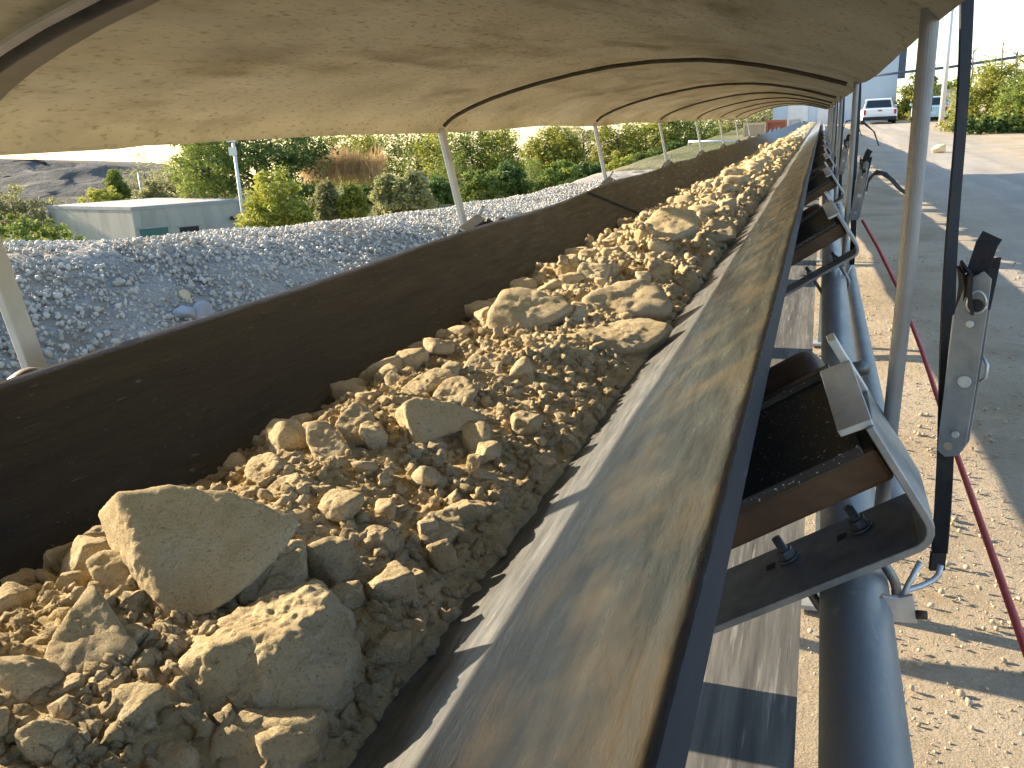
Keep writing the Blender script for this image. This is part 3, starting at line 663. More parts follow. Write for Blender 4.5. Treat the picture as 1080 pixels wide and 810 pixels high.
# ------------------------------------------------------------------ canopy
can = thing('canopy', 'long arched tan canopy with dark hoops roofing the whole conveyor', 'canopy', (-.86, 1.4, .2))
cp = np.array([(-1.874,0.0),(-1.870,.028),(-1.862,.056),(-1.80,.098),(-1.70,.140),(-1.587,.176),(-1.46,.208),(-1.329,.236),(-1.15,.266),(-.967,.289),(-.76,.298),(-.549,.291),(-.40,.272),(-.263,.246),(-.14,.216),(-.018,.182),(.06,.158),(.108,.142),(.128,.132),(.143,.118)])*.763
tt = np.concatenate([[0], np.cumsum(np.hypot(*np.diff(cp, axis=0).T))]); ts = np.linspace(0, tt[-1], 90)
cx = np.interp(ts, tt, cp[:, 0]); cz = np.interp(ts, tt, cp[:, 1])
HOOPS = [-1.5, 1.053, 3.24, 5.76, 8.24, 10.76, 13.3, 15.8, 18.3]
cy = np.arange(-2.4, 19.3, .08)
P = np.zeros((len(cy), len(cx), 3))
hp_ = np.array(HOOPS)
for i, y in enumerate(cy):
    k = np.searchsorted(hp_, y); a = hp_[max(k-1, 0)]; b = hp_[min(k, len(hp_)-1)]
    s = math.sin(PI*(y-a)/(b-a))**2 if b > a else 0
    w = (ts/tt[-1]); edge = np.exp(-w/.05)+np.exp(-(1-w)/.03)
    sag = s*(-.010*np.sin(PI*w)+.010*np.exp(-w/.05)*(y > 1.6)-.008*np.exp(-(1-w)/.06))
    P[i, :, 0] = cx; P[i, :, 1] = y; P[i, :, 2] = cz+sag+lift(y)*.5
nz_ = fbm(P.reshape(-1, 3)*np.array([3, 1.5, 3]), 4).reshape(P.shape[:2]); P[:, :, 2] += nz_*.004
dx = np.gradient(P[:, :, 0], axis=1); dz = np.gradient(P[:, :, 2], axis=1); ln = np.hypot(dx, dz)
P2 = P.copy(); P2[:, :, 0] += -dz/ln*.004; P2[:, :, 2] += dx/ln*.004
ringP = np.concatenate([P, P2[:, ::-1]], 1); nr = ringP.shape[1]
i, k = np.meshgrid(np.arange(len(cy)-1), np.arange(nr), indexing='ij'); kk = (k+1) % nr
Fc = np.stack([i*nr+k, i*nr+kk, (i+1)*nr+kk, (i+1)*nr+k], -1).reshape(-1, 4)
link('cover_sheet', raw_mesh('cover_sheet', ringP.reshape(-1, 3), Fc), M['canopy'], can, smooth=True)
ix, iz = np.interp(np.linspace(.04, tt[-1]-.04, 60), tt, cp[:, 0]), np.interp(np.linspace(.04, tt[-1]-.04, 60), tt, cp[:, 1])
def inset(d): 
    gx, gz = np.gradient(ix), np.gradient(iz); l = np.hypot(gx, gz); return ix+gz/l*d, iz-gx/l*d
for hi, y in enumerate(HOOPS):
    lf = lift(y)*.5; a, b = inset(.017)
    q = MB(); q.tube([(a[k], y+(.03-.34*k/len(a) if hi == 1 else 0), b[k]+lf) for k in range(len(a))], (.014 if hi == 1 else .0075), 10); ho = q.build('hoop', M['hoop'], can, smooth=True)
    # left leg: flat bar leaning outwards, standing on an outrigger; right leg: round pole
    yl = y+(.085 if hi == 1 else 0)
    q = MB(); q.hexa([(-1.315,yl-.02,-.60),(-1.295,yl-.02,-.60),(-1.295,yl+.02,-.60),(-1.315,yl+.02,-.60),(-1.436,yl-.02,.02),(-1.416,yl-.02,.02),(-1.416,yl+.02,.02),(-1.436,yl+.02,.02)])
    q.build('leg', M['leg'], ho, bevel=.003)
    q = MB(); q.box((-1.26, yl, -.585), (.09, .04, .04)); q.build('outrigger', M['galv_dull'], ho)
    q = MB(); q.tube([(.100, y, .10), (.0995, y+.01, -.2), (.099, y+.07, -.53)], .0094, 20); q.build('pole', M['pole'], ho, smooth=False)
# grey overlap of two sheets beside the near hoop, with a stiff pale lath
a, b = inset(.007); q = MB()
q.ribbon([(a[k], 1.135-.34*k/len(a), b[k]) for k in range(len(a))], .095, .003, (0, 1, 0)); q.build('overlap', M['overlap'], can, smooth=True)
a, b = inset(.019); q = MB(); q.ribbon([(a[k], 1.056-.34*k/len(a), b[k]) for k in range(len(a))], .024, .005, (0, 1, 0)); q.build('lath', M['leg'], can)

# ------------------------------------------------------------------ tie-down straps with lever buckles
def buckle(t, o, ang, s=1.0):
    """two steel side plates, hinge pins, lever and bunched webbing; o = top, hanging down and tilted"""
    o = np.array(o, float); dn = np.array([-math.sin(ang)*.6, -.10, -math.cos(ang)]); dn /= np.linalg.norm(dn)
    wd = np.array([.93, -.30, 0.]); wd -= dn*(wd @ dn); wd /= np.linalg.norm(wd); nn = np.cross(dn, wd)
    if nn[1] > 0: nn = -nn
    def P_(a, b, c=0.): return o+wd*a*s+dn*b*s+nn*c*s
    def plate(c, name):
        poly = [(-.017,.055),(-.006,.012),(.012,.0),(.022,.010),(.021,.06),(.018,.15),(.014,.235),(.006,.252),(-.010,.256),(-.019,.250),(-.021,.23),(-.019,.12)]
        q = MB(); q.prism([P_(a, b, c) for a, b in poly], nn*.003*s); return q.build(name, M['bar'], t, bevel=.0006)
    plate(.012, 'side_plate'); plate(-.014, 'side_plate')
    q = MB(); q.hexa([P_(-.020,.06,-.011), P_(-.014,.06,-.011), P_(-.015,.25,-.011), P_(-.021,.25,-.011), P_(-.020,.06,.012), P_(-.014,.06,.012), P_(-.015,.25,.012), P_(-.021,.25,.012)]); q.build('lever', M['galv'], t, bevel=.001)
    for (a, b, r, m, nm) in ((.008,.045,.0085,'dark','keyhole'),(.004,.148,.0085,'galv','pivot_pin'),(.003,.070,.005,'galv','rivet'),(.000,.222,.005,'galv','rivet'),(-.008,.240,.006,'pebble','hole')):
        q = MB(); q.tube([P_(a, b, .0150), P_(a, b, .0165 if m in ('dark', 'pebble') else .019)], r*s, 16); q.build(nm, M[m], t, bevel=.0008)
    q = MB(); q.tube([P_(.008+.0115*math.cos(k*PI/8), .044+(.0115 if math.sin(k*PI/8) > 0 else .018)*math.sin(k*PI/8), .0162) for k in range(17)], .0016*s, 6); q.build('keyhole_rim', M['galv'], t, smooth=True)
    q = MB(); q.tube([P_(.020,.115,0), P_(.027,.125,.002), P_(.027,.142,.002), P_(.020,.148,0)], .0022*s, 8); q.build('wire_clip', M['galv'], t, smooth=True)
    q = MB()
    q.ribbon([P_(-.014,.055), P_(-.012,.022,.006), P_(-.016,.000,.010), P_(-.010,-.006,.018), P_(-.004,.006,.020), P_(-.004,.030,.016), P_(.000,.056,.010)], .026*s, .0032*s, tuple(nn+wd*.5))
    q.ribbon([P_(.000,.06,-.004), P_(.006,.02,.004), P_(.004,.000,.008), P_(.010,-.034,.004), P_(.015,-.046,.0)], .026*s, .0032*s, [tuple(wd), tuple(wd), tuple(wd), tuple(wd+dn*.2), tuple(wd+dn*1.6)])
    q.ribbon([P_(.012,.05,.002), P_(.014,.02,-.004), P_(.016,-.004,-.004), P_(.018,-.016,.004)], .022*s, .0032*s, tuple(wd-nn*.6))
    q.build('bunched_webbing', M['webbing'], t)
GS = 'tie-down straps hanging from the canopy edge'
def strap(y, label, detail, far=False):
    sx = .037 if y > 2 else 0; top = np.array([.149-sx, y+.155, .165-sx*1.3]); bot = np.array([.159-sx, y-.013, -.512])
    t = thing('tie_down_strap', label, 'strap', bot, GS)
    pts = [np.array([.080, y+.155, .150]), np.array([.104, y+.155, .158 if sx == 0 else .138]), top]
    for k in range(1, 25):
        s = k/24; w = np.array([.0025*math.sin(s*9), 0, 0]); pts.append(top*(1-s)+bot*s+w)
    if far: pts = pts[::4]+[pts[-1]]
    q = MB()
    tw = [(1, .2+.9*math.sin(k*.16), 0) for k in range(len(pts))]
    q.ribbon(pts, .0185, .003, tw if not far else (1, .3, 0)); q.build('webbing', M['webbing'], t)
    return t, top, bot
t, top, bot = strap(1.053, 'nearest black tie-down strap with a large steel lever buckle, in front of the road', True)
buckle(t, at(1029, 285, 1.09), .03, .86)
q = MB(); q.ribbon([bot, bot+np.array((0,0,-.024))], .017, .006, (1, .3, 0)); q.build('hem', M['webbing'], t)
H_ = [.8*at(992,596,1.27), .8*at(990,606,1.265), .8*at(984,612,1.26), .8*at(972,618,1.25), .8*at(958,622,1.24), .8*at(946,632,1.23), .8*at(939,643,1.225), .8*at(942,646,1.225), .8*at(948,638,1.225), .8*at(958,616,1.235), .8*at(971,592,1.25)]
q = MB(); q.tube(H_, .0036, 10); q.build('wire_hook', M['galv'], t, smooth=True)
# little anchor plate under the nearest bracket which takes that hook
q = MB(); q.prism([at(930,628,.97), at(948,631,.97), at(963,628,.97), at(968,658,.97), at(931,655,.97)], (0, .004, .001)); ap = q.build('strap_anchor', M['galv'], bevel=.0008)
tag(ap, 'small galvanised anchor plate with a stub bolt, under the nearest bracket beside the pipe', 'anchor plate')
q = MB(); q.tube([at(966,648,.97), at(978,649,.97)], .0052, 12); q.build('stub_bolt', M['rust'], ap, smooth=True)
LB = ['second strap with its loose black end curling out over the road', 'third strap, with a short loose tail, beyond the curling one']
for i, y in enumerate(HOOPS[2:]):
    t, top, bot = strap(y, LB[i] if i < 2 else 'distant thin black strap in the cluttered row beside the far belt edge', i < 2, i > 2)
    if i < 3:
        buckle(t, np.array([.145, y+.05, -.16]), .15, .8)
        q = MB()
        if i == 0: tl = [at(914,200,y), at(916,190,y-.02), at(923,182,y-.06), at(932,183,y-.09), at(941,190,y-.12), at(949,199,y-.15), at(958,205,y-.17), at(962,207,y-.19)]
        else: tl = [np.array([.172, y, -.13]), np.array([.19, y-.03, -.065]), np.array([.23, y-.06, -.056]), np.array([.29, y-.1, -.11]), np.array([.32, y-.12, -.19])]
        q.ribbon(tl, .022, .004, (0, 1, .35)); q.build('loose_end', M['webbing'], t)
    q = MB(); q.tube([bot, bot+np.array((-.01,0,-.03)), bot+np.array((-.06,0,-.04)), bot+np.array((-.08,0,0))], .004, 8); q.build('wire_hook', M['galv'], t, smooth=True)

# ------------------------------------------------------------------ pull cord and conduit
q = MB()
ctrl = [(.25,-.4,-.585),(.252,.3,-.597),(.252,1.0,-.600),(.256,1.6,-.590),(.256,2.2,-.560),(.235,2.7,-.50),(.19,3.0,-.42),(.15,3.255,-.362)]
q.tube(ctrl, .0052, 10); tag(q.build('pull_cord', M['rope'], smooth=True), 'red emergency pull cord running low alongside the conveyor', 'cord')
q = MB(); q.tube([(.225, y, -1.0+.01*math.sin(y*.9)) for y in np.linspace(2.05, 30, 60)], .035, 16); cd = q.build('conduit', M['hose'], smooth=True)
tag(cd, 'pale grey conduit running below and outside the blue pipe', 'conduit')
for y in (2.55, 5.7, 8.9, 12.1):
    q = MB(); q.box((.155, y, -1.04), (.20, .03, .012)); q.build('hanger', M['galv_dull'], cd)

# ------------------------------------------------------------------ loose stones on the ground
n = 9000; gp = np.random.default_rng(21); ys_ = .2+gp.random(n)**1.8*9; xs_ = .02+gp.random(n)*(1.7+.1*ys_)
pos = np.stack([xs_, ys_, ground_z(xs_, ys_)+.004], -1)
scatter('pebbles', n, pos, lambda k, q, p: .0025+.010*q.random()**6+.003*q.random(), M['pebble'], 'small pale pebbles scattered over the sandy ground beside the conveyor', 'pebbles', 1, .6, seed=6)
n = 40000; ys_ = 1.0+gp.random(n)**1.2*19; xs_ = -(2.7+gp.random(n)*2.9)
pos = np.stack([xs_, ys_, ground_z(xs_, ys_)+.03], -1)
keep = fbm(np.stack([xs_*.55, ys_*.55, xs_*0+5], -1), 3) < .35+.6*(xs_ < -4.5)
pos = pos[keep]
scatter('gravel', len(pos), pos, lambda k, q, p: (.009+.020*q.random()**3)*(.8+.03*p[1]), M['bermstone'], 'blue grey crushed stone covering the berm beyond the belt', 'gravel', 1, .75, seed=8)
def big_stone(name, p, R, seed, m, label, group=None):
    V, Fc = rock_from_planes(random_planes(R, seed), 4, 14, R*.06, .9/R, seed, R*.02)
    o = link(name, raw_mesh(name, V, Fc), m, smooth=True); o.location = Vector(tuple(map(float, p))); return tag(o, label, 'stone', group)
M['bluestone'] = mat('blue_grey_boulder', (.34,.34,.36), .9, var=[(.27,.275,.29),(.37,.37,.39)], vscale=9, bump=.004, bscale=50)
for (px, py, x, R, l) in ((187,300,-3.75,.085,'pale blue grey boulder lying on the gravel berm face'), (206,304,-3.7,.085,'darker blue grey boulder beside the pale one on the berm face'),
                          (190,288,-3.9,.05,'small ochre stone above the pale boulder on the berm face')):
    p = atx(px, py, x); p[2] = float(ground_z(np.array(p[0]), np.array(p[1])))+R*.4
    big_stone('boulder', p, R, int(px), M['bluestone'] if R > .06 else M['rock'], l)
p = at(990, 146, 26.); p[2] = float(road_z(np.array(26.)))+.10; big_stone('boulder', p, .17, 5, M['rock'], 'lone brown stone lying at the road edge by the bright sandy ground')

# ------------------------------------------------------------------ vegetation
def crown_mesh(seed, w, d, h, shape, nclump, per, ls):
    g = np.random.default_rng(seed); C = []
    while len(C) < nclump:
        p = g.uniform(-1, 1, 3); r = np.linalg.norm(p)
        if r > 1 or (r < .55 and g.random() < .7): continue
        if shape == 'cone': s = 1-.75*(p[2]*.5+.5); p[0] *= s; p[1] *= s
        if shape == 'bush': p[2] = abs(p[2])*2.0-1.03
        C.append((p*np.array([w/2, d/2, h/2])+np.array([0, 0, h/2*1.04]))*np.array([1, 1, 1])+g.normal(0, .05*w, 3)*np.array([1, 1, .7]))
    C = np.array(C); C[:, 2] = np.maximum(C[:, 2], .04*h if shape != 'reed' else 0)
    cr = g.uniform(.10, .22, len(C))*min(w, h)*.9
    n = len(C)*per; ci = np.repeat(np.arange(len(C)), per)
    off = g.normal(size=(n, 3)); off /= np.linalg.norm(off, axis=1)[:, None]; off *= (g.random(n)**.45)[:, None]*cr[ci][:, None]*np.array([1, 1, .8])
    P = C[ci]+off; a = g.normal(size=(n, 3)); a[:, 2] *= .7; a /= np.linalg.norm(a, axis=1)[:, None]
    b = np.cross(a, g.normal(size=(n, 3))); b /= np.linalg.norm(b, axis=1)[:, None]
    if shape == 'reed': a = g.normal(0, .22, (n, 3)); a[:, 2] = 1; 
    L = ls*g.uniform(.6, 1.3, n)[:, None]; Wd = L*(.42 if shape != 'reed' else .05)
    if shape == 'reed': L = L*3
    V = np.stack([P-a*L*.5, P+b*Wd*.5, P+a*L*.5, P-b*Wd*.5], 1).reshape(-1, 3)
    return raw_mesh('crown', V, np.arange(n*4).reshape(-1, 4))
def trunk_mesh(seed, w, h, r):
    g = np.random.default_rng(seed); q = MB(); lean = g.normal(0, .04, 2)*h
    top = np.array([lean[0], lean[1], h*.72]); q.tube([(0,0,-.3), top*.4+np.array([.02*h,0,0]), top], [r, r*.7, r*.25], 8)
    for k in range(7):
        s = g.uniform(.2, .8); st = top*s; a = g.uniform(0, 2*PI); e = st+np.array([math.cos(a)*w*.34, math.sin(a)*w*.34, h*g.uniform(.12, .3)])
        q.tube([st, (st+e)/2+np.array([0,0,.03*h]), e], [r*.4, r*.28, r*.1], 6)
    return q
PROTO = {}
def plant(name, kind, p, w, h, m, label, cat, group=None, seed=0, ls=.17, dens=1.0):
    key = (kind, seed % 3, m, round(w/h, 1))
    t = thing(name, label, cat, p, group)
    if key not in PROTO:
        nc = int(120*dens); me = crown_mesh(seed+50, w, w*.9, h, kind, nc, 60 if kind != 'reed' else 16, ls)
        c = link('crown', me, M[m]); q = trunk_mesh(seed, w, h, .035*h if kind != 'reed' else .01); tr = q.build('trunk', M['bark'], smooth=True)
        PROTO[key] = (c, tr, w, h)
        for o in (c, tr): o.parent = t
    else:
        c0, t0, w0, h0 = PROTO[key]
        for o in (c0, t0):
            o2 = o.copy(); COL.objects.link(o2); o2.parent = t
        t.scale = (w/w0, w/w0, h/h0); t.rotation_euler[2] = random.uniform(0, 6.28)
    return t
def gp_at(px, py, y):
    p = at(px, py, y); return p
def veg(name, kind, px, ytop, ybot, wpx, Y, m, label, cat, group=None, seed=0, **k):
    b_ = at(px, ybot, Y); t_ = at(px, ytop, Y); sc = np.linalg.norm(at(px+wpx/2, ybot, Y)-at(px-wpx/2, ybot, Y))
    dpt = np.linalg.norm(b_); w = wpx/F*(dpt*.93)*1.28
    return plant(name, kind, b_, w, max(.3, (t_-b_)[2]), m, label, cat, group, seed, **k)
# left side, beyond the berm
veg('bush', 'bush', 296, 180, 246, 58, 30, 'leaf_yellow', 'round yellow green bush right of the white building', 'bush', seed=1, ls=.2)
veg('tree', 'round', 275, 128, 215, 120, 44, 'leaf_dark', 'large dark green tree standing behind the round bush and lamp post', 'tree', seed=2, ls=.26, dens=1.5)
veg('tree', 'round', 228, 140, 215, 66, 40, 'leaf_green', 'loose mid green tree rising behind the right end of the white building', 'tree', seed=3, ls=.22)
veg('bush', 'bush', 20, 198, 246, 78, 36, 'leaf_pale', 'pale olive bush at the foot of the quarry bank left of the white building', 'bush', seed=4, ls=.2)
veg('bush', 'bush', 8, 232, 272, 110, 22, 'leaf_green', 'low dark green hedge bush at the left edge of the view before the white building', 'bush', seed=5, ls=.16)
veg('tree', 'cone', 128, 182, 226, 26, 46, 'leaf_green', 'slim green tree behind the roof of the white building', 'tree', seed=6, ls=.2)
veg('bush', 'bush', 112, 200, 230, 46, 44, 'leaf_yellow', 'yellow bush behind the roof of the white building, under the slim tree', 'bush', seed=7, ls=.2)
veg('bush', 'bush', 162, 192, 226, 30, 44, 'leaf_pale', 'small tawny bush behind the middle of the white building roof', 'bush', seed=8, ls=.2)
veg('tree', 'round', 190, 184, 228, 56, 50, 'leaf_pale', 'thin brownish green tree behind the white building between bush and loose tree', 'tree', seed=9, ls=.22)
veg('bush', 'cone', 349, 194, 236, 36, 26, 'leaf_pale', 'small cream bush with a pointed tip on the berm edge', 'bush', seed=10, ls=.14)
veg('bush', 'cone', 375, 197, 234, 34, 26, 'leaf_yellow', 'small yellow bush beside the pointed cream bush', 'bush', seed=11, ls=.14)
veg('bush', 'cone', 411, 186, 230, 38, 24, 'leaf_pale', 'feathery pale green shrub, left one of the pair before the canopy leg', 'bush', seed=12, ls=.14)
veg('bush', 'cone', 437, 182, 228, 44, 24, 'leaf_pale', 'taller feathery pale green shrub just left of the first full canopy leg', 'bush', seed=13, ls=.14)
for i, px in enumerate(range(325, 404, 9)):
    veg('reed_clump', 'reed', px, 160+(i*5 % 4)*3, 190, 20, 56, 'reed', 'clump of dry orange reeds in a row in front of the far green trees', 'reeds', 'dry reeds along the far bank', seed=20+i, ls=.5, dens=.28)
BW_L = 'green tree in the continuous tree belt beyond the reeds, reaching up to the canopy edge'
for i, (px, yt, yb, w, Y, m) in enumerate([(330,142,190,62,70,'leaf_green'),(372,150,190,56,72,'leaf_yellow'),(402,140,200,60,66,'leaf_yellow'),(440,138,205,64,64,'leaf_green'),(470,140,205,50,62,'leaf_yellow'),(205,165,215,60,70,'leaf_pale'),(160,180,225,60,75,'leaf_pale'),
        (500,140,200,52,60,'leaf_green'),(530,145,200,46,60,'leaf_yellow'),(614,138,196,46,60,'leaf_pale'),(652,137,190,46,58,'leaf_yellow'),(684,135,186,42,60,'leaf_yellow'),(712,132,182,36,62,'leaf_green'),(740,130,176,40,64,'leaf_green'),(768,128,165,40,70,'leaf_pale'),(795,124,150,40,74,'leaf_pale'),(826,122,145,36,80,'leaf_pale')]):
    veg('tree', 'bush', px, yt-16, yb+6, w*1.15, Y, m, BW_L, 'tree', 'trees of the far tree belt', seed=60+i, ls=.26)
veg('tree', 'round', 586, 136, 192, 48, 50, 'leaf_yellow', 'bright lime green rounded tree midway between the two nearest full canopy legs', 'tree', seed=90, ls=.24)
for i, (px, yt, yb, w, Y, m) in enumerate([(480,168,212,46,40,'leaf_green'),(505,180,214,50,36,'leaf_green'),(535,172,212,44,38,'leaf_dark'),(560,166,210,40,40,'leaf_green'),(590,170,206,44,38,'leaf_green'),(620,172,202,36,40,'leaf_dark'),(655,165,198,40,40,'leaf_yellow'),(680,158,192,34,42,'leaf_green'),(706,152,186,30,44,'leaf_dark'),(728,152,178,26,46,'leaf_green'),(462,188,214,36,34,'leaf_dark'),(396,192,214,46,48,'leaf_dark'),(330,196,226,40,40,'leaf_green')]):
    veg('bush', 'bush', px, yt, yb, w, Y, m, 'dense green bush on the slope between the berm and the far tree belt', 'bush', 'bushes on the slope beyond the berm', seed=30+i, ls=.17)
# right side of the road
RB = [(968,80,131,40,62,'leaf_yellow','light green bush between the white pickup and the near pole'),
      (1046,66,138,64,40,'leaf_yellow','big yellow green bush with a ragged top right of the hanging strap'),
      (1092,78,142,60,38,'leaf_green','darker green bush cut by the right edge of the view'),
      (1000,84,122,34,86,'leaf_green','green shrub behind the grey shed and the lamp post'),
      (1150,70,146,110,38,'leaf_green','wide green bush beyond the right edge bush')]
for i, (px, yt, yb, w, Y, m, l) in enumerate(RB): veg('bush', 'bush', px, yt, yb, w, Y, m, l, 'bush', seed=70+i, ls=.15, dens=1.6)
for i, (px, wpx) in enumerate(((1030, 40), (1062, 44))):
    veg('bush', 'bush', px, 124, 139, wpx, 37, 'leaf_dark', ('low dark shrub at the foot of the big yellow green bush', 'low dark shrub below the right edge bush')[i], 'bush', seed=80+i, ls=.11)
for i, (px, yt, yb) in enumerate(((1052, 44, 100), (1022, 52, 100), (1068, 50, 100))):
    b_ = at(px, yb, 44); t_ = at(px, yt, 44); hh = (t_-b_)[2]; q = MB(); gg = np.random.default_rng(i+3)
    q.tube([b_, b_+np.array([.05, 0, hh*.5]), b_+np.array([0, 0, hh])], [.05, .035, .012], 6)
    for k in range(14):
        s = gg.uniform(.35, .95); st = b_+np.array([0, 0, hh*s]); q.tube([st, st+np.array([gg.normal(0, .3), gg.normal(0, .3), gg.uniform(.15, .5)])], [.014, .005], 5)
    tag(q.build('bare_tree', M['bark'], smooth=True), ('bare twiggy tree standing tallest above the big bush', 'bare twiggy sapling left of the tallest bare tree', 'bare twiggy sapling at the far right above the bush')[i], 'tree')

# ------------------------------------------------------------------ buildings
wb = thing('white_building', 'low white streaked building with teal shutter beyond the gravel berm', 'building', at(136, 262, 34))
A, B, C_ = at(50, 219, 36), at(137, 213, 34), at(259, 216, 38); zb = -6.0
zt = (A[2]+B[2]+C_[2])/3
for p in (A, B, C_): p[2] = zt
D_ = A+C_-B
def wallq(mb, a, b, z0, z1, th):
    n = np.cross(b-a, (0, 0, 1.)); n /= np.linalg.norm(n)
    mb.hexa([(*a[:2], z0), (*b[:2], z0), (*(b+n*-th)[:2], z0), (*(a+n*-th)[:2], z0), (*a[:2], z1), (*b[:2], z1), (*(b-n*th)[:2], z1), (*(a-n*th)[:2], z1)])
q = MB(); q.hexa([(*A[:2], zb), (*B[:2], zb), (*C_[:2], zb), (*D_[:2], zb), (*A[:2], zt-.1), (*B[:2], zt-.1), (*C_[:2], zt-.1), (*D_[:2], zt-.1)]); q.build('wall', M['whitewall'], wb)
cc = (A+C_)/2; q = MB(); ex = lambda p: cc+(p-cc)*1.012
q.hexa([(*ex(p)[:2], zt-.098) for p in (A, B, C_, D_)]+[(*ex(p)[:2], zt+.06) for p in (A, B, C_, D_)]); q.build('roof', M['concrete'], wb)
def on_wall(a, b, s0, s1, z0, z1, name, m, out=.03):
    n = np.cross(b-a, (0, 0, 1.)); n /= np.linalg.norm(n)
    if n @ a > 0: n = -n
    q = MB(); p0 = a+(b-a)*s0+n*out; p1 = a+(b-a)*s1+n*out; r0 = p0-n*(out+.05); r1 = p1-n*(out+.05)
    q.hexa([(*p0[:2], z0), (*p1[:2], z0), (*r1[:2], z0), (*r0[:2], z0), (*p0[:2], z1), (*p1[:2], z1), (*r1[:2], z1), (*r0[:2], z1)]); return q.build(name, m, wb)
on_wall(B, C_, .04, .28, zt-3.2, zt-1.05, 'shutter', M['teal']); on_wall(B, C_, .38, .55, zt-1.5, zt-1.12, 'window', M['dark'])
on_wall(B, C_, .02, .30, zt-1.04, zt-.96, 'lintel', M['concrete'], .06); on_wall(B, C_, .36, .57, zt-1.11, zt-1.04, 'lintel', M['concrete'], .06)
on_wall(B, C_, .84, .89, zt-.95, zt-.78, 'wall_lamp', M['dark'], .25)
lp = thing('lamp_post', 'thin pale post at the right end of the white building', 'lamp post', at(258, 240, 31))
a, b = at(258, 240, 31), at(250, 154, 31); b[:2] = a[:2]; q = MB(); q.tube([a-np.array((0,0,3.)), b+np.array((0,0,1.2))], [.09, .06], 10); q.build('shaft', M['lampmetal'], lp, smooth=True)
q = MB(); q.box(b+np.array((0, -.12, -.2)), (.22, .24, .34)); q.build('junction_box', M['lampmetal'], lp)
q = MB(); q.box(b+np.array((0, -.12, .25)), (.34, .2, .16)); q.build('lamp_head', M['lampmetal'], lp)
a = at(151, 215, 48); q = MB(); q.tube([a-np.array((0,0,1.)), at(150, 182, 48)*np.array((0,0,1))+a*np.array((1,1,0))], .05, 8); tag(q.build('mast', M['lampmetal'], smooth=True), 'thin aerial mast behind the roof of the white building', 'mast')

pb = thing('plant_building', 'tall pale blue clad building behind the white pickup', 'building', (1.5, 62, -.62))
q = MB(); q.box((.6, 68, 3.7), (7.6, 10, 8.7)); q.build('wall', M['bluewall'], pb)
q = MB(); q.box((.6, 68, 8.15), (7.8, 10.2, .2)); q.build('roof', M['concrete'], pb)
q = MB(); q.box((4.62, 63.3, 5.0), (.42, .5, 6.0)); q.build('downpipe', M['navy'], pb)
for x in (-1.6, .3): 
    q = MB(); q.box((x, 62.98, .7), (1.3, .06, 2.6)); q.build('door', M['offwhite'], pb)
sh = thing('grey_shed', 'low grey flat shed behind the lamp post and pale car', 'shed', (8, 78, -.62))
q = MB(); q.box((8.2, 80, .35), (4.6, 5, 2.0)); q.build('wall', M['offwhite'], sh); q = MB(); q.box((8.2, 80, 1.41), (4.9, 5.3, .12)); q.build('roof', M['concrete'], sh)
lp = thing('lamp_post', 'tall pale lamp post between the near pole and the hanging strap', 'lamp post', at(993, 125, 52))
a = at(993, 126, 52); q = MB(); q.tube([a-np.array((0,0,.5)), a+np.array((0,0,7.5))], [.14, .09], 12); q.build('shaft', M['lampmetal'], lp, smooth=True)
q = MB(); q.tube([a+np.array((0,0,7.45)), a+np.array((-.4,0,7.7)), a+np.array((-1.1,0,7.75))], .04, 8); q.box(a+np.array((-1.3,0,7.74)), (.6,.25,.12)); q.build('lamp_head', M['lampmetal'], lp)
pr = thing('pipe_bridge', 'thin overhead pipe with drop hangers crossing above the right bushes', 'pipe bridge', at(1020, 120, 58))
pts = [at(px, py, 58) for px, py in ((920,80),(950,76.5),(1000,71),(1040,65),(1080,59),(1160,47))]
q = MB(); q.tube(pts, .075, 8); q.build('pipe', M['navy'], pr, smooth=True)
for px, py in ((966,74.5),(986,72.5),(1018,68.5),(1050,63.5),(1072,60)):
    a = at(px, py, 58); q = MB(); q.tube([a+np.array((0,0,.25)), np.array((a[0], a[1], -.7))], .03, 6); q.build('post', M['navy'], pr)
for i, (px0, px1, yt, yb, m, l) in enumerate(((783,807,130,156,'cream','cream shipping container at the far end of the belt, left of the red one'), (807.5,829,127,150,'brick','brick red shipping container between the cream and the white container'), (829.5,846,124,143,'offwhite','off white container at the far end beside the red container'))):
    a, b = at(px0, yb, 46), at(px1, yb, 46); tz = at(px0, yt, 46)[2]; t = thing('shipping_container', l, 'container', (a[0], 46, a[2]-.4), 'containers at the far end of the belt')
    zc = (tz+a[2]-.4)/2; hh = tz-a[2]+.4; cx_ = (a[0]+b[0])/2; ww = b[0]-a[0]
    q = MB(); q.box((cx_, 47.2, zc), (ww-.12, 2.2, hh-.1)); 
    for k in range(9): q.box((a[0]+.1+(k+.5)*(ww-.2)/9, 46.085, zc), (ww/26, .04, hh-.25))
    q.build('body', M[m], t)
    q = MB()
    for x in (a[0]+.05, b[0]-.05): q.box((x, 46.06, zc), (.10, .12, hh))
    for z in (zc-hh/2+.06, zc+hh/2-.06): q.box((cx_, 46.062, z), (ww-.2, .10, .12))
    q.build('corner_frame', M[m], t)
gr = thing('guard_rail', 'pale horizontal guard rail in front of the cream container', 'guard rail', at(756, 160, 40))
a, b = at(726, 149.5, 40), at(784, 149.5, 40); q = MB(); q.tube([a, b], .06, 8); q.build('rail', M['offwhite'], gr, smooth=True)
for k in range(6):
    p = a+(b-a)*k/5; q = MB(); q.box(p+np.array((0, .02, -.55)), (.06, .06, 1.0)); q.build('post', M['offwhite'], gr)

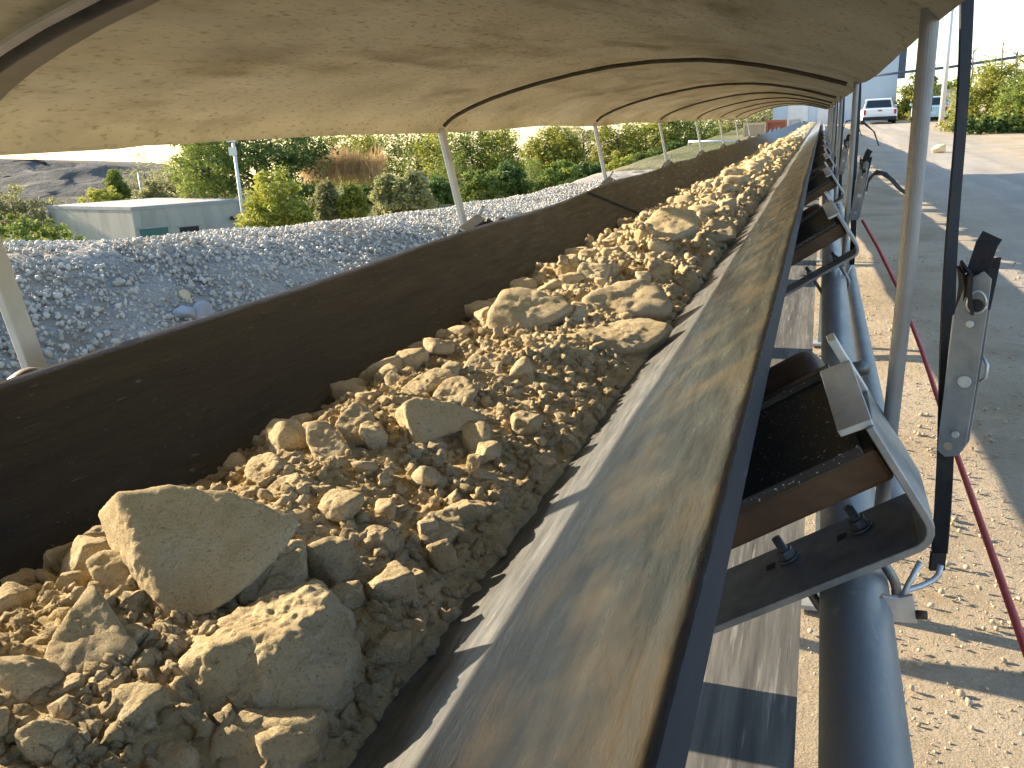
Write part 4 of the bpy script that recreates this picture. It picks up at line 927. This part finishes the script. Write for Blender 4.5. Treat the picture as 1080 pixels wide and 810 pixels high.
# ------------------------------------------------------------------ vehicles
def car(name, label, x, y, w, h, L, m, pickup):
    z = float(road_z(np.array(min(y, 62))))+.03; t = thing(name, label, 'pickup' if pickup else 'car', (x, y, z))
    hw = w/2; g0 = .26*h/1.7
    def sec(yy, zz0, zz1, w0, w1): return [(x-w0, yy, z+zz0), (x+w0, yy, z+zz0), (x+w1, yy, z+zz1), (x-w1, yy, z+zz1)]
    def loft(secs, nm, mm, bev):
        q = MB(); vs = [p for s in secs for p in s]; fs = [(0,1,2,3), tuple(range(len(vs)-4, len(vs)))]
        for i in range(len(secs)-1):
            for k in range(4): fs.append((i*4+k, i*4+(k+1) % 4, i*4+4+(k+1) % 4, i*4+4+k))
        q.add(vs, fs); return q.build(nm, mm, t, bevel=bev)
    bd = h*.60
    loft([sec(y, g0+.12, bd*.96, hw*.95, hw*.96), sec(y+.10, g0, bd, hw, hw*.97), sec(y+L*.8, g0, bd*.98, hw, hw*.95), sec(y+L-.08, g0, bd*.82, hw*.95, hw*.88), sec(y+L, g0+.1, bd*.7, hw*.9, hw*.85)], 'body', m, .05)
    c0 = L*.30 if pickup else L*.08
    loft([sec(y+c0, bd-.02, bd, hw*.88, hw*.87), sec(y+c0+.22, bd-.02, h*.965, hw*.88, hw*.74), sec(y+c0+.5, bd-.02, h, hw*.88, hw*.72), sec(y+c0+1.4, bd-.02, h*.98, hw*.88, hw*.72), sec(y+c0+2.2, bd-.02, bd, hw*.88, hw*.84)], 'cab', m, .04)
    q = MB(); q.hexa([(x-hw*.76, y+c0+.02, z+bd+.05), (x+hw*.76, y+c0+.02, z+bd+.05), (x+hw*.76, y+c0+.09, z+bd+.05), (x-hw*.76, y+c0+.09, z+bd+.05), (x-hw*.66, y+c0+.165, z+h*.93), (x+hw*.66, y+c0+.165, z+h*.93), (x+hw*.66, y+c0+.235, z+h*.93), (x-hw*.66, y+c0+.235, z+h*.93)]); q.build('rear_window', M['glass'], t)
    for s in (-1, 1):
        q = MB(); q.box((x+s*hw*.86, y-.012, z+bd*.78), (hw*.13, .05, h*.18)); q.build('tail_light', M['redlamp'], t, bevel=.01)
        q = MB(); q.hexa([(x+s*hw*.875, y+c0+.4, z+bd+.03), (x+s*hw*.875, y+c0+1.9, z+bd+.03), (x+s*hw*.845, y+c0+1.9, z+bd+.03), (x+s*hw*.845, y+c0+.4, z+bd+.03), (x+s*hw*.775, y+c0+.5, z+h*.93), (x+s*hw*.775, y+c0+1.4, z+h*.93), (x+s*hw*.74, y+c0+1.4, z+h*.93), (x+s*hw*.74, y+c0+.5, z+h*.93)]); q.build('side_window', M['glass'], t)
        for yy in (y+L*.22, y+L*.8):
            q = MB(); r = .36*h/1.7; q.tube([(x+s*(hw-.2), yy, z+r), (x+s*(hw+.01), yy, z+r)], r, 22); wh = q.build('wheel', M['tyre'], t, bevel=.02)
            q = MB(); q.tube([(x+s*(hw+.008), yy, z+r), (x+s*(hw+.022), yy, z+r)], r*.62, 16); q.build('rim', M['rim'], wh)
        q = MB(); q.box((x+s*(hw+.09), y+c0+1.75, z+bd+.14), (.16, .08, .15)); q.build('mirror', m, t, bevel=.02)
    q = MB(); q.box((x, y-.06, z+g0+.10), (w*.96, .16, .20)); q.build('bumper', M['tyre'] if pickup else m, t, bevel=.03)
    q = MB(); q.box((x, y-.018, z+bd*.55), (.5, .03, .12)); q.build('number_plate', M['plate'], t)
    if pickup:
        q = MB(); q.box((x, y-.002, z+bd*.80), (w*.70, .03, h*.20)); tg = q.build('tailgate', m, t, bevel=.01)
        q = MB(); q.box((x, y-.025, z+bd*.86), (.22, .03, .06)); q.build('handle', M['glass'], tg)
        q = MB(); q.box((x, y+c0*.5, z+bd*.985), (w*.8, c0*.85, .02)); q.build('cargo_cover', M['tyre'], t)
    return t
car('pickup', 'white pickup truck seen from behind parked at the far end of the road', 3.1, 56, 1.9, 1.45, 5.2, M['whitepaint'], True)
car('parked_car', 'pale teal parked car at the foot of the tall lamp post', 6.05, 58, 1.75, 1.4, 4.1, M['tealpaint'], False)

# ------------------------------------------------------------------ light, sky, camera
SUN = np.array([-1.0, .20, .352]); SUN /= np.linalg.norm(SUN)
el = math.asin(SUN[2]); az = math.atan2(SUN[0], SUN[1])
ld = bpy.data.lights.new('sun', 'SUN'); ld.energy = 5.0; ld.angle = math.radians(.5); ld.color = (1.0, .84, .61)
lo = bpy.data.objects.new('sun', ld); COL.objects.link(lo); lo.rotation_euler = Vector(SUN).to_track_quat('Z', 'Y').to_euler()
w = bpy.data.worlds.new('World'); S.world = w; w.use_nodes = True; N = w.node_tree.nodes; L = w.node_tree.links
sk = N.new('ShaderNodeTexSky'); sk.sky_type = 'NISHITA'; sk.sun_disc = False; sk.sun_elevation = el; sk.sun_rotation = az
sk.air_density = 1.0; sk.dust_density = .7; sk.ozone_density = 1.4
L.new(sk.outputs[0], N['Background'].inputs[0]); N['Background'].inputs[1].default_value = .13
cd_ = bpy.data.cameras.new('camera'); cam = bpy.data.objects.new('camera', cd_); COL.objects.link(cam); S.camera = cam
cd_.sensor_width = 36; cd_.lens = F/1080*36; cd_.clip_start = .02; cd_.clip_end = 4000
cam.matrix_world = Matrix([[*RM[i], 0] for i in range(3)]+[[0, 0, 0, 1]])
S.view_settings.view_transform = 'Standard'; S.view_settings.look = 'None'; S.view_settings.gamma = 1; S.view_settings.exposure = 1.65; S.view_settings.use_curve_mapping = False
S.cycles.max_bounces = 8; S.cycles.diffuse_bounces = 5
try: S.cycles.use_denoising = True
except Exception: pass
